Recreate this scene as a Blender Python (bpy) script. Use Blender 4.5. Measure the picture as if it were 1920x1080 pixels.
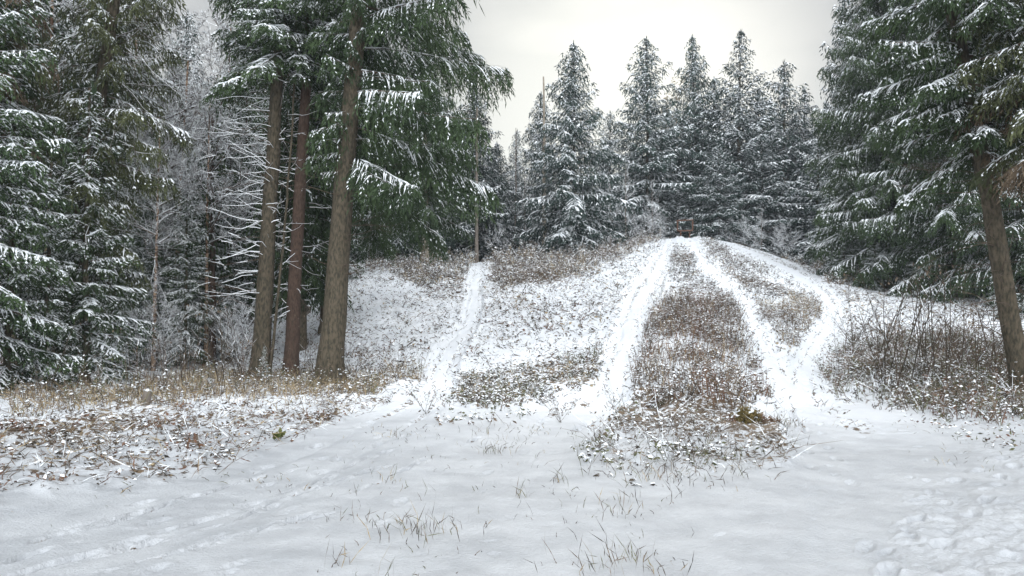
import bpy, math, random
import numpy as np
from mathutils import Vector

for _o in list(bpy.data.objects):
    bpy.data.objects.remove(_o)
SC = bpy.context.scene
COL = SC.collection
R = math.radians

# ------------------------------------------------------------------ camera
F = 1400.0                      # focal length in pixels of the 1920 wide photograph
CAMZ = 1.6
PITCH = math.atan(60.0 / F)
cam = bpy.data.cameras.new("camera")
cam.sensor_width = 36.0
cam.lens = 36.0 * F / 1920.0
cam.clip_start = 0.05
cam.clip_end = 3000
camo = bpy.data.objects.new("camera", cam)
COL.objects.link(camo)
camo.location = (0, 0, CAMZ)
camo.rotation_euler = (R(90) + PITCH, 0, 0)
SC.camera = camo

# ------------------------------------------------------------------ sky and sun
SUN_EL, SUN_AZ = R(30), R(8)     # azimuth measured from +Y towards +X
world = bpy.data.worlds.new("World")
SC.world = world
world.use_nodes = True
wn = world.node_tree
wn.nodes.clear()
def wnode(t, **k):
    n = wn.nodes.new(t)
    for a, b in k.items():
        setattr(n, a, b)
    return n
def wlink(a, b):
    wn.links.new(a, b)
wout = wnode('ShaderNodeOutputWorld')
wbg = wnode('ShaderNodeBackground')
wbg.inputs['Strength'].default_value = 0.1
sky = wnode('ShaderNodeTexSky', sky_type='NISHITA')
sky.sun_disc = False
sky.sun_elevation = SUN_EL
sky.sun_rotation = SUN_AZ
sky.air_density = 1.0
tc = wnode('ShaderNodeTexCoord')
sep = wnode('ShaderNodeSeparateXYZ')
wlink(tc.outputs['Generated'], sep.inputs[0])
nz = wnode('ShaderNodeTexNoise')
nz.inputs['Scale'].default_value = 2.6
nz.inputs['Detail'].default_value = 5
nz.inputs['Roughness'].default_value = 0.5
mp = wnode('ShaderNodeMapping')
mp.inputs['Scale'].default_value = (1.0, 1.0, 2.4)
mp.inputs['Location'].default_value = (0.3, 1.7, 0.4)
wlink(tc.outputs['Generated'], mp.inputs[0])
wlink(mp.outputs[0], nz.inputs['Vector'])
crp = wnode('ShaderNodeValToRGB')
crp.color_ramp.elements[0].position = 0.42
crp.color_ramp.elements[0].color = (3.2, 3.4, 3.58, 1)
crp.color_ramp.elements[1].position = 0.62
crp.color_ramp.elements[1].color = (4.6, 4.68, 4.68, 1)
wlink(nz.outputs['Fac'], crp.inputs[0])
# thin cloud lit from behind by the low sun
gd = (math.sin(SUN_AZ) * math.cos(R(14)), math.cos(SUN_AZ) * math.cos(R(14)), math.sin(R(14)))
vd = wnode('ShaderNodeVectorMath', operation='DOT_PRODUCT')
vn = wnode('ShaderNodeVectorMath', operation='NORMALIZE')
wlink(tc.outputs['Generated'], vn.inputs[0])
wlink(vn.outputs[0], vd.inputs[0])
vd.inputs[1].default_value = gd
mr = wnode('ShaderNodeMapRange', interpolation_type='SMOOTHSTEP')
mr.inputs['From Min'].default_value = math.cos(R(18))
mr.inputs['From Max'].default_value = 1.0
wlink(vd.outputs['Value'], mr.inputs['Value'])
glow = wnode('ShaderNodeMix', data_type='RGBA', blend_type='ADD')
glow.inputs[7].default_value = (4.0, 3.85, 3.2, 1)
wlink(mr.outputs[0], glow.inputs[0])
wlink(crp.outputs[0], glow.inputs[6])
# sky overhead set slightly dimmer than near the horizon
zr = wnode('ShaderNodeMapRange', interpolation_type='SMOOTHSTEP')
zr.inputs['From Min'].default_value = 0.36
zr.inputs['From Max'].default_value = 0.95
zr.inputs['To Min'].default_value = 1.0
zr.inputs['To Max'].default_value = 0.95
wlink(sep.outputs['Z'], zr.inputs['Value'])
zm = wnode('ShaderNodeVectorMath', operation='SCALE')
wlink(glow.outputs[2], zm.inputs[0])
# added fill: sky behind the camera brightened to light tree fronts and hillside
br = wnode('ShaderNodeMapRange', interpolation_type='SMOOTHSTEP')
br.inputs['From Min'].default_value = 0.2
br.inputs['From Max'].default_value = 0.95
br.inputs['To Min'].default_value = 1.0
br.inputs['To Max'].default_value = 7.0
bd = wnode('ShaderNodeVectorMath', operation='DOT_PRODUCT')
wlink(vn.outputs[0], bd.inputs[0])
bd.inputs[1].default_value = (0, -0.93, 0.37)
wlink(bd.outputs['Value'], br.inputs['Value'])
zb_ = wnode('ShaderNodeMath', operation='MULTIPLY')
wlink(zr.outputs[0], zb_.inputs[0]); wlink(br.outputs[0], zb_.inputs[1])
wlink(zb_.outputs[0], zm.inputs['Scale'])
wmix = wnode('ShaderNodeMix', data_type='RGBA')
wmix.inputs[0].default_value = 0.985
wlink(sky.outputs[0], wmix.inputs[6])
wlink(zm.outputs[0], wmix.inputs[7])
wlink(wmix.outputs[2], wbg.inputs['Color'])
wlink(wbg.outputs[0], wout.inputs[0])

sl = bpy.data.lights.new("sun", 'SUN')
sl.energy = 0.5
sl.angle = R(18)
sl.color = (1.0, 0.95, 0.86)
so = bpy.data.objects.new("sun", sl)
COL.objects.link(so)
sd = Vector((math.sin(SUN_AZ) * math.cos(SUN_EL), math.cos(SUN_AZ) * math.cos(SUN_EL), math.sin(SUN_EL)))
so.rotation_euler = sd.to_track_quat('Z', 'Y').to_euler()
so.location = (0, 0, 60)

SC.view_settings.view_transform = 'Standard'
SC.view_settings.look = 'None'
SC.view_settings.gamma = 1
SC.view_settings.exposure = 0.47
SC.render.engine = 'CYCLES'
SC.cycles.max_bounces = 5
SC.cycles.diffuse_bounces = 3
SC.cycles.glossy_bounces = 1
SC.cycles.transmission_bounces = 1
SC.cycles.use_denoising = True
SC.cycles.caustics_reflective = False

# ------------------------------------------------------------------ helpers
rng = np.random.default_rng(11)

def tag(o, label=None, cat=None, group=None, kind=None):
    if label: o['label'] = label
    if cat: o['category'] = cat
    if group: o['group'] = group
    if kind: o['kind'] = kind
    return o

def empty(name, loc, rz=0.0):
    o = bpy.data.objects.new(name, None)
    o.empty_display_size = 0.2
    COL.objects.link(o)
    o.location = loc
    o.rotation_euler = (0, 0, rz)
    return o

def link(name, me, parent=None):
    o = bpy.data.objects.new(name, me)
    COL.objects.link(o)
    if parent is not None:
        o.parent = parent
    return o

KROLL = 0.8     # how far sprays roll about their own axis
class Geo:
    """Collects quads (tubes, ribbons, leaf kites) and builds one mesh."""
    def __init__(self):
        self.v, self.q, self.m, self.n = [], [], [], 0
        self.s = []
    def add(self, v, q, m, smooth=False):
        v = np.asarray(v, dtype=np.float32).reshape(-1, 3)
        q = np.asarray(q, dtype=np.int32).reshape(-1, 4)
        self.v.append(v)
        self.q.append(q + self.n)
        if np.isscalar(m):
            m = np.full(len(q), m, dtype=np.int32)
        self.m.append(np.asarray(m, dtype=np.int32))
        self.s.append(np.full(len(q), smooth))
        self.n += len(v)
    def kites(self, P, D, L, W, m, N=None, droop=0.0, mid=0.45):
        P = np.asarray(P, dtype=float).reshape(-1, 3)
        n = len(P)
        if n == 0:
            return
        D = np.asarray(D, dtype=float).reshape(-1, 3)
        D = D / (np.linalg.norm(D, axis=1, keepdims=True) + 1e-9)
        L = np.broadcast_to(np.asarray(L, float), (n,))[:, None]
        W = np.broadcast_to(np.asarray(W, float), (n,))[:, None]
        if N is None:
            N = np.array([[0, 0, 1.0]]) + rng.normal(0, KROLL, (n, 3))
        S = np.cross(D, N)
        S /= (np.linalg.norm(S, axis=1, keepdims=True) + 1e-9)
        T = P + D * L
        T[:, 2] -= (droop * L[:, 0])
        M = P + D * L * mid
        v = np.stack([P, M + S * W * 0.5, T, M - S * W * 0.5], axis=1)
        q = np.arange(n * 4).reshape(n, 4)
        self.add(v, q, m)
    def tube(self, pts, rad, m, sides=8, smooth=True, wob=0.0):
        pts = np.asarray(pts, float)
        k = len(pts)
        rad = np.broadcast_to(np.asarray(rad, float), (k,))
        tan = np.gradient(pts, axis=0)
        tan /= (np.linalg.norm(tan, axis=1, keepdims=True) + 1e-9)
        up = np.array([0, 0, 1.0]) if abs(tan[k // 2, 2]) < 0.8 else np.array([1.0, 0, 0])
        a = np.cross(tan, up)
        a /= (np.linalg.norm(a, axis=1, keepdims=True) + 1e-9)
        b = np.cross(tan, a)
        th = np.linspace(0, 2 * np.pi, sides, endpoint=False)
        rr = rad[:, None] * (1 + (rng.normal(0, wob, (k, sides)) if wob else 0))
        v = pts[:, None, :] + (a[:, None, :] * np.cos(th)[None, :, None] + b[:, None, :] * np.sin(th)[None, :, None]) * rr[:, :, None]
        i = np.arange(k - 1)[:, None] * sides
        j = np.arange(sides)[None, :]
        j2 = (j + 1) % sides
        q = np.stack([i + j, i + j2, i + sides + j2, i + sides + j], axis=-1).reshape(-1, 4)
        self.add(v.reshape(-1, 3), q, m, smooth)
    def mesh(self, name, mats):
        me = bpy.data.meshes.new(name)
        V = np.concatenate(self.v); Q = np.concatenate(self.q); M = np.concatenate(self.m); S = np.concatenate(self.s)
        me.vertices.add(len(V)); me.vertices.foreach_set('co', V.ravel())
        me.loops.add(len(Q) * 4); me.loops.foreach_set('vertex_index', Q.ravel().astype(np.int32))
        me.polygons.add(len(Q))
        me.polygons.foreach_set('loop_start', np.arange(0, len(Q) * 4, 4, dtype=np.int32))
        me.polygons.foreach_set('loop_total', np.full(len(Q), 4, dtype=np.int32))
        me.polygons.foreach_set('material_index', M)
        me.polygons.foreach_set('use_smooth', S)
        for mt in mats:
            me.materials.append(mt)
        me.update()
        return me

def sstep(a, b, x):
    t = np.clip((x - a) / (b - a), 0, 1)
    return t * t * (3 - 2 * t)

def vnoise(x, y, seed=0):
    xi = np.floor(x).astype(np.int64); yi = np.floor(y).astype(np.int64)
    xf = x - xi; yf = y - yi
    def h(a, b):
        n = (a * 374761393 + b * 668265263 + seed * 974711) & 0xFFFFFFFF
        n = ((n ^ (n >> 13)) * 1274126177) & 0xFFFFFFFF
        return ((n ^ (n >> 16)) & 0xFFFF) / 65535.0
    u = xf * xf * xf * (xf * (xf * 6 - 15) + 10); v = yf * yf * yf * (yf * (yf * 6 - 15) + 10)
    return (h(xi, yi) * (1 - u) + h(xi + 1, yi) * u) * (1 - v) + (h(xi, yi + 1) * (1 - u) + h(xi + 1, yi + 1) * u) * v - 0.5

def fbm(x, y, sc, oct=4, seed=0, rough=0.5):
    r = np.zeros_like(x, dtype=float); a = 1.0
    for i in range(oct):
        ca, sa = math.cos(i * 0.7 + seed), math.sin(i * 0.7 + seed)
        r += a * vnoise((x * ca - y * sa) / sc + 17.3 * i, (x * sa + y * ca) / sc - 9.1 * i, seed + i * 7)
        sc *= 0.5; a *= rough
    return r

# ------------------------------------------------------------------ terrain
# columns: bearing (as photo column), distance where the hill starts, height of the crest seen there, distance of the crest
TAB = np.array([
    (-900, 730, 590, 60), (-300, 720, 596, 60), (0, 715, 600, 62), (200, 705, 604, 60), (330, 700, 606, 56), (400, 698, 600, 52), (460, 698, 582, 47), (520, 702, 556, 43),
    (600, 715, 515, 40), (640, 722, 500, 39), (720, 732, 493, 39), (800, 736, 490, 40), (890, 738, 491, 41), (940, 742, 486, 42),
    (1000, 746, 478, 43), (1090, 752, 487, 43), (1150, 765, 467, 46), (1200, 785, 455, 49), (1240, 800, 448, 50),
    (1290, 805, 447, 50), (1340, 800, 448, 50), (1400, 785, 461, 48), (1480, 765, 488, 45), (1560, 752, 516, 42),
    (1640, 745, 533, 40), (1750, 742, 543, 38), (1900, 742, 548, 37), (2300, 745, 560, 37), (2900, 750, 570, 40)], dtype=float)
_px = np.arange(-900, 2901, 4.0)
def _tab(c):
    v = np.interp(_px, TAB[:, 0], c)
    k = np.exp(-0.5 * (np.arange(-12, 13) / 4.0) ** 2); k /= k.sum()
    return np.convolve(np.pad(v, 12, mode='edge'), k, mode='valid')
T_DB = _tab(CAMZ * F / (TAB[:, 1] - 600.0))
T_DC = _tab(TAB[:, 3])
T_HC = _tab(CAMZ + (600.0 - TAB[:, 2]) / F * TAB[:, 3])

def terr(X, Y):
    X = np.asarray(X, float); Y = np.asarray(Y, float)
    Ys = np.maximum(Y, 4.0)
    col = 960 + F * X / Ys
    db = np.interp(col, _px, T_DB); dc = np.interp(col, _px, T_DC); hc = np.interp(col, _px, T_HC)
    s = (Ys - db) / (dc - db)
    sc = np.clip(s, 0, 1)
    p = 0.42 * sc + 0.58 * sc * sc * (3 - 2 * sc)
    p = p * sstep(0, 0.06, sc)
    over = np.maximum(Ys - dc, 0)
    z = hc * p - 0.35 * (1 - np.exp(-over / 8.0)) - 0.012 * np.minimum(over, 120)
    z = z + 0.10 * fbm(X, Y, 6.0, 3, 3) * sstep(3, 9, Ys)
    return z

CP, SP = math.cos(PITCH), math.sin(PITCH)
def proj(X, Y, Z):
    """world -> photograph pixel (1920 x 1080)"""
    dz = Z - CAMZ
    d = Y * CP + dz * SP
    u = dz * CP - Y * SP
    d = np.maximum(d, 0.1)
    return 960 + F * X / d, 540 - F * u / d

def pix(px, py, far=90.0):
    """photograph pixel -> first point of the ground under it"""
    dx = (px - 960) / F; dy = CP - (540 - py) / F * SP; dz = SP + (540 - py) / F * CP
    t = np.geomspace(2.5, far, 2400)
    g = terr(dx * t, dy * t)
    z = CAMZ + dz * t
    k = np.argmax(z <= g)
    if z[k] > g[k]:
        k = len(t) - 1
    return np.array([dx * t[k], dy * t[k], g[k]])

def at(px, D):
    """point on the ground at a bearing (photo column) and distance"""
    X = (px - 960) / F * D
    return float(X), float(D), float(terr(np.array([X]), np.array([D]))[0])

def inpoly(px, py, poly):
    c = np.zeros(px.shape, bool)
    n = len(poly)
    for i in range(n):
        x1, y1 = poly[i]; x2, y2 = poly[(i + 1) % n]
        if y1 == y2: continue
        c ^= ((y1 > py) != (y2 > py)) & (px < (x2 - x1) * (py - y1) / (y2 - y1) + x1)
    return c

# worn snow tracks: (column, row, half width) along each
TRACKS = {
    'left': [(895, 488, 13), (889, 530, 15), (886, 598, 16), (862, 630, 20), (838, 668, 26), (822, 706, 26), (828, 735, 24), (778, 770, 36), (705, 808, 44), (600, 862, 54), (460, 920, 60), (250, 990, 70), (-60, 1060, 80)],
    'middle': [(1253, 449, 14), (1240, 490, 19), (1222, 530, 25), (1192, 572, 29), (1178, 620, 30), (1163, 680, 33), (1148, 735, 34), (1110, 770, 45), (1040, 800, 55)],
    'right': [(1291, 449, 8), (1308, 480, 12), (1340, 517, 12), (1392, 562, 13), (1412, 605, 15), (1436, 655, 19), (1462, 710, 27), (1492, 745, 42), (1530, 790, 62), (1600, 850, 110), (1660, 930, 170)],
    'far right': [(1345, 447, 9), (1400, 470, 15), (1470, 500, 17), (1530, 537, 20), (1562, 575, 23), (1556, 610, 23), (1528, 650, 26), (1508, 700, 34), (1505, 745, 42)],
}
RUTS = {   # the sled runs press two grooves into each track
    'left': [(895, 492), (888, 600)], }
def trackdist(px, py):
    px = px + 7 * fbm(px, py, 26.0, 4, 91, 0.65)
    d = np.full(px.shape, 9.0)
    lat = np.zeros(px.shape)
    for pts in TRACKS.values():
        for (x1, y1, w1), (x2, y2, w2) in zip(pts[:-1], pts[1:]):
            # measured in ground proportions: rows are foreshortened, so stretch them
            k = 1.0
            ax, ay = x2 - x1, (y2 - y1) * k
            t = np.clip(((px - x1) * ax + (py - y1) * k * ay) / (ax * ax + ay * ay), 0, 1)
            qx = px - (x1 + ax * t); qy = (py - y1) * k - ay * t
            dd = np.hypot(qx, qy) / (w1 + (w2 - w1) * t)
            sgn = np.sign(ax * qy - ay * qx)
            lat = np.where(dd < d, dd * sgn, lat)
            d = np.minimum(d, dd)
    return d, lat

ZONES = {
    'straw': [[(0, 748), (100, 738), (300, 716), (470, 702), (640, 700), (790, 690), (800, 722), (700, 742), (560, 752), (420, 762), (200, 772), (0, 785)]],
    'litter': [[(-300, 800), (0, 782), (200, 772), (450, 762), (700, 746), (745, 752), (650, 795), (540, 850), (380, 892), (150, 918), (0, 922), (-300, 950)]],
    'brush': [[(850, 722), (880, 695), (1000, 685), (1120, 665), (1130, 700), (1118, 730), (1030, 750), (900, 775), (835, 765)],
              [(1205, 600), (1240, 566), (1375, 562), (1392, 600), (1420, 680), (1440, 740), (1455, 762), (1400, 764), (1200, 756), (1175, 735), (1200, 660)],
              [(1420, 562), (1530, 572), (1540, 595), (1502, 655), (1470, 655), (1430, 600)],
              [(1560, 665), (1640, 645), (1750, 630), (1920, 640), (2300, 640), (2300, 800), (1920, 795), (1800, 792), (1680, 780), (1565, 758), (1535, 720)]],
    'ridge': [[(1340, 458), (1400, 482), (1500, 562), (1405, 555), (1345, 500), (1315, 462)], [(1265, 452), (1288, 462), (1325, 520), (1385, 562), (1255, 562), (1268, 500)]],
    'edge': [[(690, 488), (872, 490), (862, 522), (800, 528), (690, 512)], [(912, 480), (1090, 488), (1225, 447), (1190, 478), (1080, 525), (920, 545)],
             [(1370, 446), (1470, 482), (1560, 512), (1700, 535), (1700, 545), (1560, 530), (1470, 500)]],
    'weeds': [[(1085, 790), (1180, 745), (1450, 782), (1492, 830), (1475, 868), (1300, 885), (1150, 878), (1095, 840)]],
    'slope': [[(600, 495), (900, 488), (1230, 447), (1345, 447), (1480, 490), (1640, 535), (1920, 548), (2300, 550), (2300, 650), (1540, 740), (1480, 770), (1130, 780), (850, 765), (640, 712), (400, 705), (430, 600), (520, 560)]],
    'trampled': [[(1700, 850), (1920, 830), (2300, 850), (2300, 1200), (1600, 1200), (1640, 1040), (1700, 950)]],
}
def wobble(px, py, k=1.0):
    """ragged borders: shift the outline by noise"""
    return (px + k * (34 * fbm(px, py, 46.0, 3, 81) + 10 * fbm(px, py, 9.0, 1, 83)), py + k * (20 * fbm(px, py, 40.0, 3, 82) + 6 * fbm(px, py, 8.0, 1, 84)))

def zone(px, py, name):
    m = np.zeros(px.shape, bool)
    px, py = wobble(px, py)
    for p in ZONES[name]:
        m |= inpoly(px, py, p)
    return m

def ridge(X, Y):
    """is this point on the near side of the crest?"""
    col = 960 + F * X / np.maximum(Y, 4)
    return Y <= np.interp(col, _px, T_DC) * 1.03

# ------------------------------------------------------------------ materials
def mat(name, col, rough=0.8, noise=None, col2=None, bump=0.0, bump_scale=20.0, detail=4.0, lo=0.35, hi=0.65, objvar=0.0, stretch=(1, 1, 1), spec=0.2):
    m = bpy.data.materials.new(name)
    m.use_nodes = True
    nt = m.node_tree
    b = nt.nodes['Principled BSDF']
    b.inputs['Roughness'].default_value = rough
    b.inputs['Specular IOR Level'].default_value = spec
    b.inputs['Base Color'].default_value = (*col, 1)
    out = None
    tcn = nt.nodes.new('ShaderNodeTexCoord')
    mpn = nt.nodes.new('ShaderNodeMapping')
    mpn.inputs['Scale'].default_value = stretch
    nt.links.new(tcn.outputs['Object'], mpn.inputs[0])
    if noise:
        n = nt.nodes.new('ShaderNodeTexNoise')
        n.inputs['Scale'].default_value = noise
        n.inputs['Detail'].default_value = detail
        nt.links.new(mpn.outputs[0], n.inputs['Vector'])
        r = nt.nodes.new('ShaderNodeValToRGB')
        r.color_ramp.elements[0].position = lo; r.color_ramp.elements[0].color = (*col, 1)
        r.color_ramp.elements[1].position = hi; r.color_ramp.elements[1].color = (*(col2 or col), 1)
        nt.links.new(n.outputs['Fac'], r.inputs[0])
        out = r.outputs[0]
        if objvar:
            oi = nt.nodes.new('ShaderNodeObjectInfo')
            hs = nt.nodes.new('ShaderNodeHueSaturation')
            a = nt.nodes.new('ShaderNodeMapRange')
            a.inputs['To Min'].default_value = 1 - objvar; a.inputs['To Max'].default_value = 1 + objvar
            nt.links.new(oi.outputs['Random'], a.inputs['Value'])
            nt.links.new(a.outputs[0], hs.inputs['Value'])
            nt.links.new(out, hs.inputs['Color'])
            out = hs.outputs[0]
        nt.links.new(out, b.inputs['Base Color'])
    if bump:
        n2 = nt.nodes.new('ShaderNodeTexNoise')
        n2.inputs['Scale'].default_value = bump_scale
        n2.inputs['Detail'].default_value = 5
        nt.links.new(mpn.outputs[0], n2.inputs['Vector'])
        bp = nt.nodes.new('ShaderNodeBump')
        bp.inputs['Strength'].default_value = bump
        bp.inputs['Distance'].default_value = 0.03
        nt.links.new(n2.outputs['Fac'], bp.inputs['Height'])
        nt.links.new(bp.outputs[0], b.inputs['Normal'])
    return m

M_NEEDLE = mat('spruce_needles', (0.024, 0.042, 0.020), 0.7, 0.9, (0.055, 0.085, 0.036), objvar=0.25)
M_NEEDLE_W = mat('spruce_needles_olive', (0.05, 0.06, 0.028), 0.7, 1.2, (0.09, 0.10, 0.045), objvar=0.15)
M_NEEDLE_F = mat('spruce_needles_bluish', (0.018, 0.033, 0.029), 0.7, 0.8, (0.04, 0.063, 0.052), objvar=0.25)
M_DEADN = mat('brown_dead_needles', (0.085, 0.062, 0.042), 0.8, 2.0, (0.14, 0.105, 0.072))
M_SNOWC = mat('snow_on_branches', (0.80, 0.83, 0.87), 0.6, 3.0, (0.88, 0.9, 0.92), spec=0.3)
M_TWIG = mat('twig_wood', (0.07, 0.05, 0.038), 0.9, 6.0, (0.12, 0.09, 0.07))
M_BARK = mat('spruce_bark', (0.04, 0.036, 0.025), 0.9, 9.0, (0.105, 0.085, 0.06), bump=1.0, bump_scale=16.0, stretch=(2.4, 2.4, 0.9), detail=10.0, lo=0.36, hi=0.62, objvar=0.12)
M_BARK_R = mat('reddish_bark', (0.05, 0.034, 0.026), 0.9, 11.0, (0.095, 0.062, 0.047), bump=1.0, bump_scale=16.0, stretch=(2.4, 2.4, 0.9), detail=10.0, lo=0.36, hi=0.62)
M_PALE = mat('pale_bark', (0.20, 0.17, 0.13), 0.9, 3.0, (0.42, 0.37, 0.31), bump=0.5, bump_scale=14.0, stretch=(1, 1, 0.6))
M_BIRCH = mat('birch_bark', (0.10, 0.055, 0.035), 0.8, 3.2, (0.38, 0.27, 0.19), bump=0.4, bump_scale=14.0, lo=0.42, hi=0.55, stretch=(1, 1, 2.5))
M_BROWN = mat('withered_brown', (0.08, 0.06, 0.045), 0.85, 2.5, (0.21, 0.16, 0.12))
M_RUST = mat('withered_rust', (0.11, 0.06, 0.04), 0.85, 3.0, (0.20, 0.115, 0.075))
M_STRAW = mat('straw', (0.24, 0.18, 0.10), 0.85, 2.0, (0.40, 0.32, 0.2))
M_DARKST = mat('dark_stalk', (0.035, 0.03, 0.022), 0.85, 3.0, (0.085, 0.068, 0.05))
M_OLIVE = mat('olive_leaf', (0.075, 0.08, 0.04), 0.8, 3.0, (0.15, 0.15, 0.08))
M_GREYW = mat('grey_twig', (0.13, 0.11, 0.095), 0.9, 4.0, (0.22, 0.19, 0.165))
M_WOOD = mat('red_brown_timber', (0.085, 0.045, 0.032), 0.7, 6.0, (0.15, 0.08, 0.056), bump=0.4, bump_scale=18, stretch=(1, 1, 1))
M_MOSS = mat('mossy_olive', (0.10, 0.08, 0.03), 0.9, 7.0, (0.20, 0.15, 0.06))
M_LEAFG = mat('fresh_green_leaf', (0.06, 0.075, 0.02), 0.6, 8.0, (0.12, 0.12, 0.04))
M_YEL = mat('yellowed_foliage', (0.26, 0.19, 0.08), 0.8, 2.0, (0.42, 0.33, 0.17))

def snow_ground():
    m = bpy.data.materials.new('snow_ground')
    m.use_nodes = True
    nt = m.node_tree
    b = nt.nodes['Principled BSDF']
    b.inputs['Roughness'].default_value = 0.55
    b.inputs['Specular IOR Level'].default_value = 0.25
    geo = nt.nodes.new('ShaderNodeNewGeometry')
    att = nt.nodes.new('ShaderNodeAttribute'); att.attribute_name = 'cover'
    n1 = nt.nodes.new('ShaderNodeTexNoise'); n1.inputs['Scale'].default_value = 9.0; n1.inputs['Detail'].default_value = 6; n1.inputs['Roughness'].default_value = 0.72
    nt.links.new(geo.outputs['Position'], n1.inputs['Vector'])
    # more cover -> more bare litter between the snow patches
    mr = nt.nodes.new('ShaderNodeMath'); mr.operation = 'MULTIPLY_ADD'
    mr.inputs[1].default_value = 0.36; mr.inputs[2].default_value = -0.02
    nt.links.new(att.outputs['Fac'], mr.inputs[0])
    ad = nt.nodes.new('ShaderNodeMath'); ad.operation = 'ADD'
    nt.links.new(mr.outputs[0], ad.inputs[0]); nt.links.new(n1.outputs['Fac'], ad.inputs[1])
    th = nt.nodes.new('ShaderNodeMapRange'); th.interpolation_type = 'SMOOTHSTEP'
    th.inputs['From Min'].default_value = 0.70; th.inputs['From Max'].default_value = 0.76
    nt.links.new(ad.outputs[0], th.inputs['Value'])
    lc = nt.nodes.new('ShaderNodeValToRGB')
    n2 = nt.nodes.new('ShaderNodeTexNoise'); n2.inputs['Scale'].default_value = 2.2; n2.inputs['Detail'].default_value = 5
    nt.links.new(geo.outputs['Position'], n2.inputs['Vector'])
    nt.links.new(n2.outputs['Fac'], lc.inputs[0])
    lc.color_ramp.elements[0].position = 0.35; lc.color_ramp.elements[0].color = (0.07, 0.05, 0.035, 1)
    lc.color_ramp.elements[1].position = 0.65; lc.color_ramp.elements[1].color = (0.17, 0.12, 0.075, 1)
    sn = nt.nodes.new('ShaderNodeValToRGB')
    nt.links.new(n2.outputs['Fac'], sn.inputs[0])
    sn.color_ramp.elements[0].position = 0.3; sn.color_ramp.elements[0].color = (0.80, 0.83, 0.88, 1)
    sn.color_ramp.elements[1].position = 0.7; sn.color_ramp.elements[1].color = (0.86, 0.88, 0.92, 1)
    # thin meadow snow shows ground; colour also darkened to stand in for dimmer light
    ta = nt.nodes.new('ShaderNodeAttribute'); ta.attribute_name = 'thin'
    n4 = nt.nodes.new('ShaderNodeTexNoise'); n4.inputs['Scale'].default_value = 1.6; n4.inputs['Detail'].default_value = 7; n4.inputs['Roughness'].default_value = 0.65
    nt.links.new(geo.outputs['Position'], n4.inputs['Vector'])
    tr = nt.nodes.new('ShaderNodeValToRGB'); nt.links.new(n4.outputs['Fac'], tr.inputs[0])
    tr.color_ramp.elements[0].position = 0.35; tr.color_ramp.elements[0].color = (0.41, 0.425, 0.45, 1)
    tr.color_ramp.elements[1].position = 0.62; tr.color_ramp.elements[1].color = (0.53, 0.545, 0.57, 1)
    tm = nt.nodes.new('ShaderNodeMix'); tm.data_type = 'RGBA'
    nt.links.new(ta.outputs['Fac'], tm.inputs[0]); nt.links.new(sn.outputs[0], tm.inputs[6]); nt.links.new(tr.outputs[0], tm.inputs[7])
    mx = nt.nodes.new('ShaderNodeMix'); mx.data_type = 'RGBA'
    nt.links.new(th.outputs[0], mx.inputs[0]); nt.links.new(tm.outputs[2], mx.inputs[6]); nt.links.new(lc.outputs[0], mx.inputs[7])
    nt.links.new(mx.outputs[2], b.inputs['Base Color'])
    n3 = nt.nodes.new('ShaderNodeTexNoise'); n3.inputs['Scale'].default_value = 42; n3.inputs['Detail'].default_value = 5; n3.inputs['Roughness'].default_value = 0.6
    nt.links.new(geo.outputs['Position'], n3.inputs['Vector'])
    bp = nt.nodes.new('ShaderNodeBump'); bp.inputs['Strength'].default_value = 0.8; bp.inputs['Distance'].default_value = 0.02
    nt.links.new(n3.outputs['Fac'], bp.inputs['Height']); nt.links.new(bp.outputs[0], b.inputs['Normal'])
    return m
M_GROUND = snow_ground()

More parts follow.
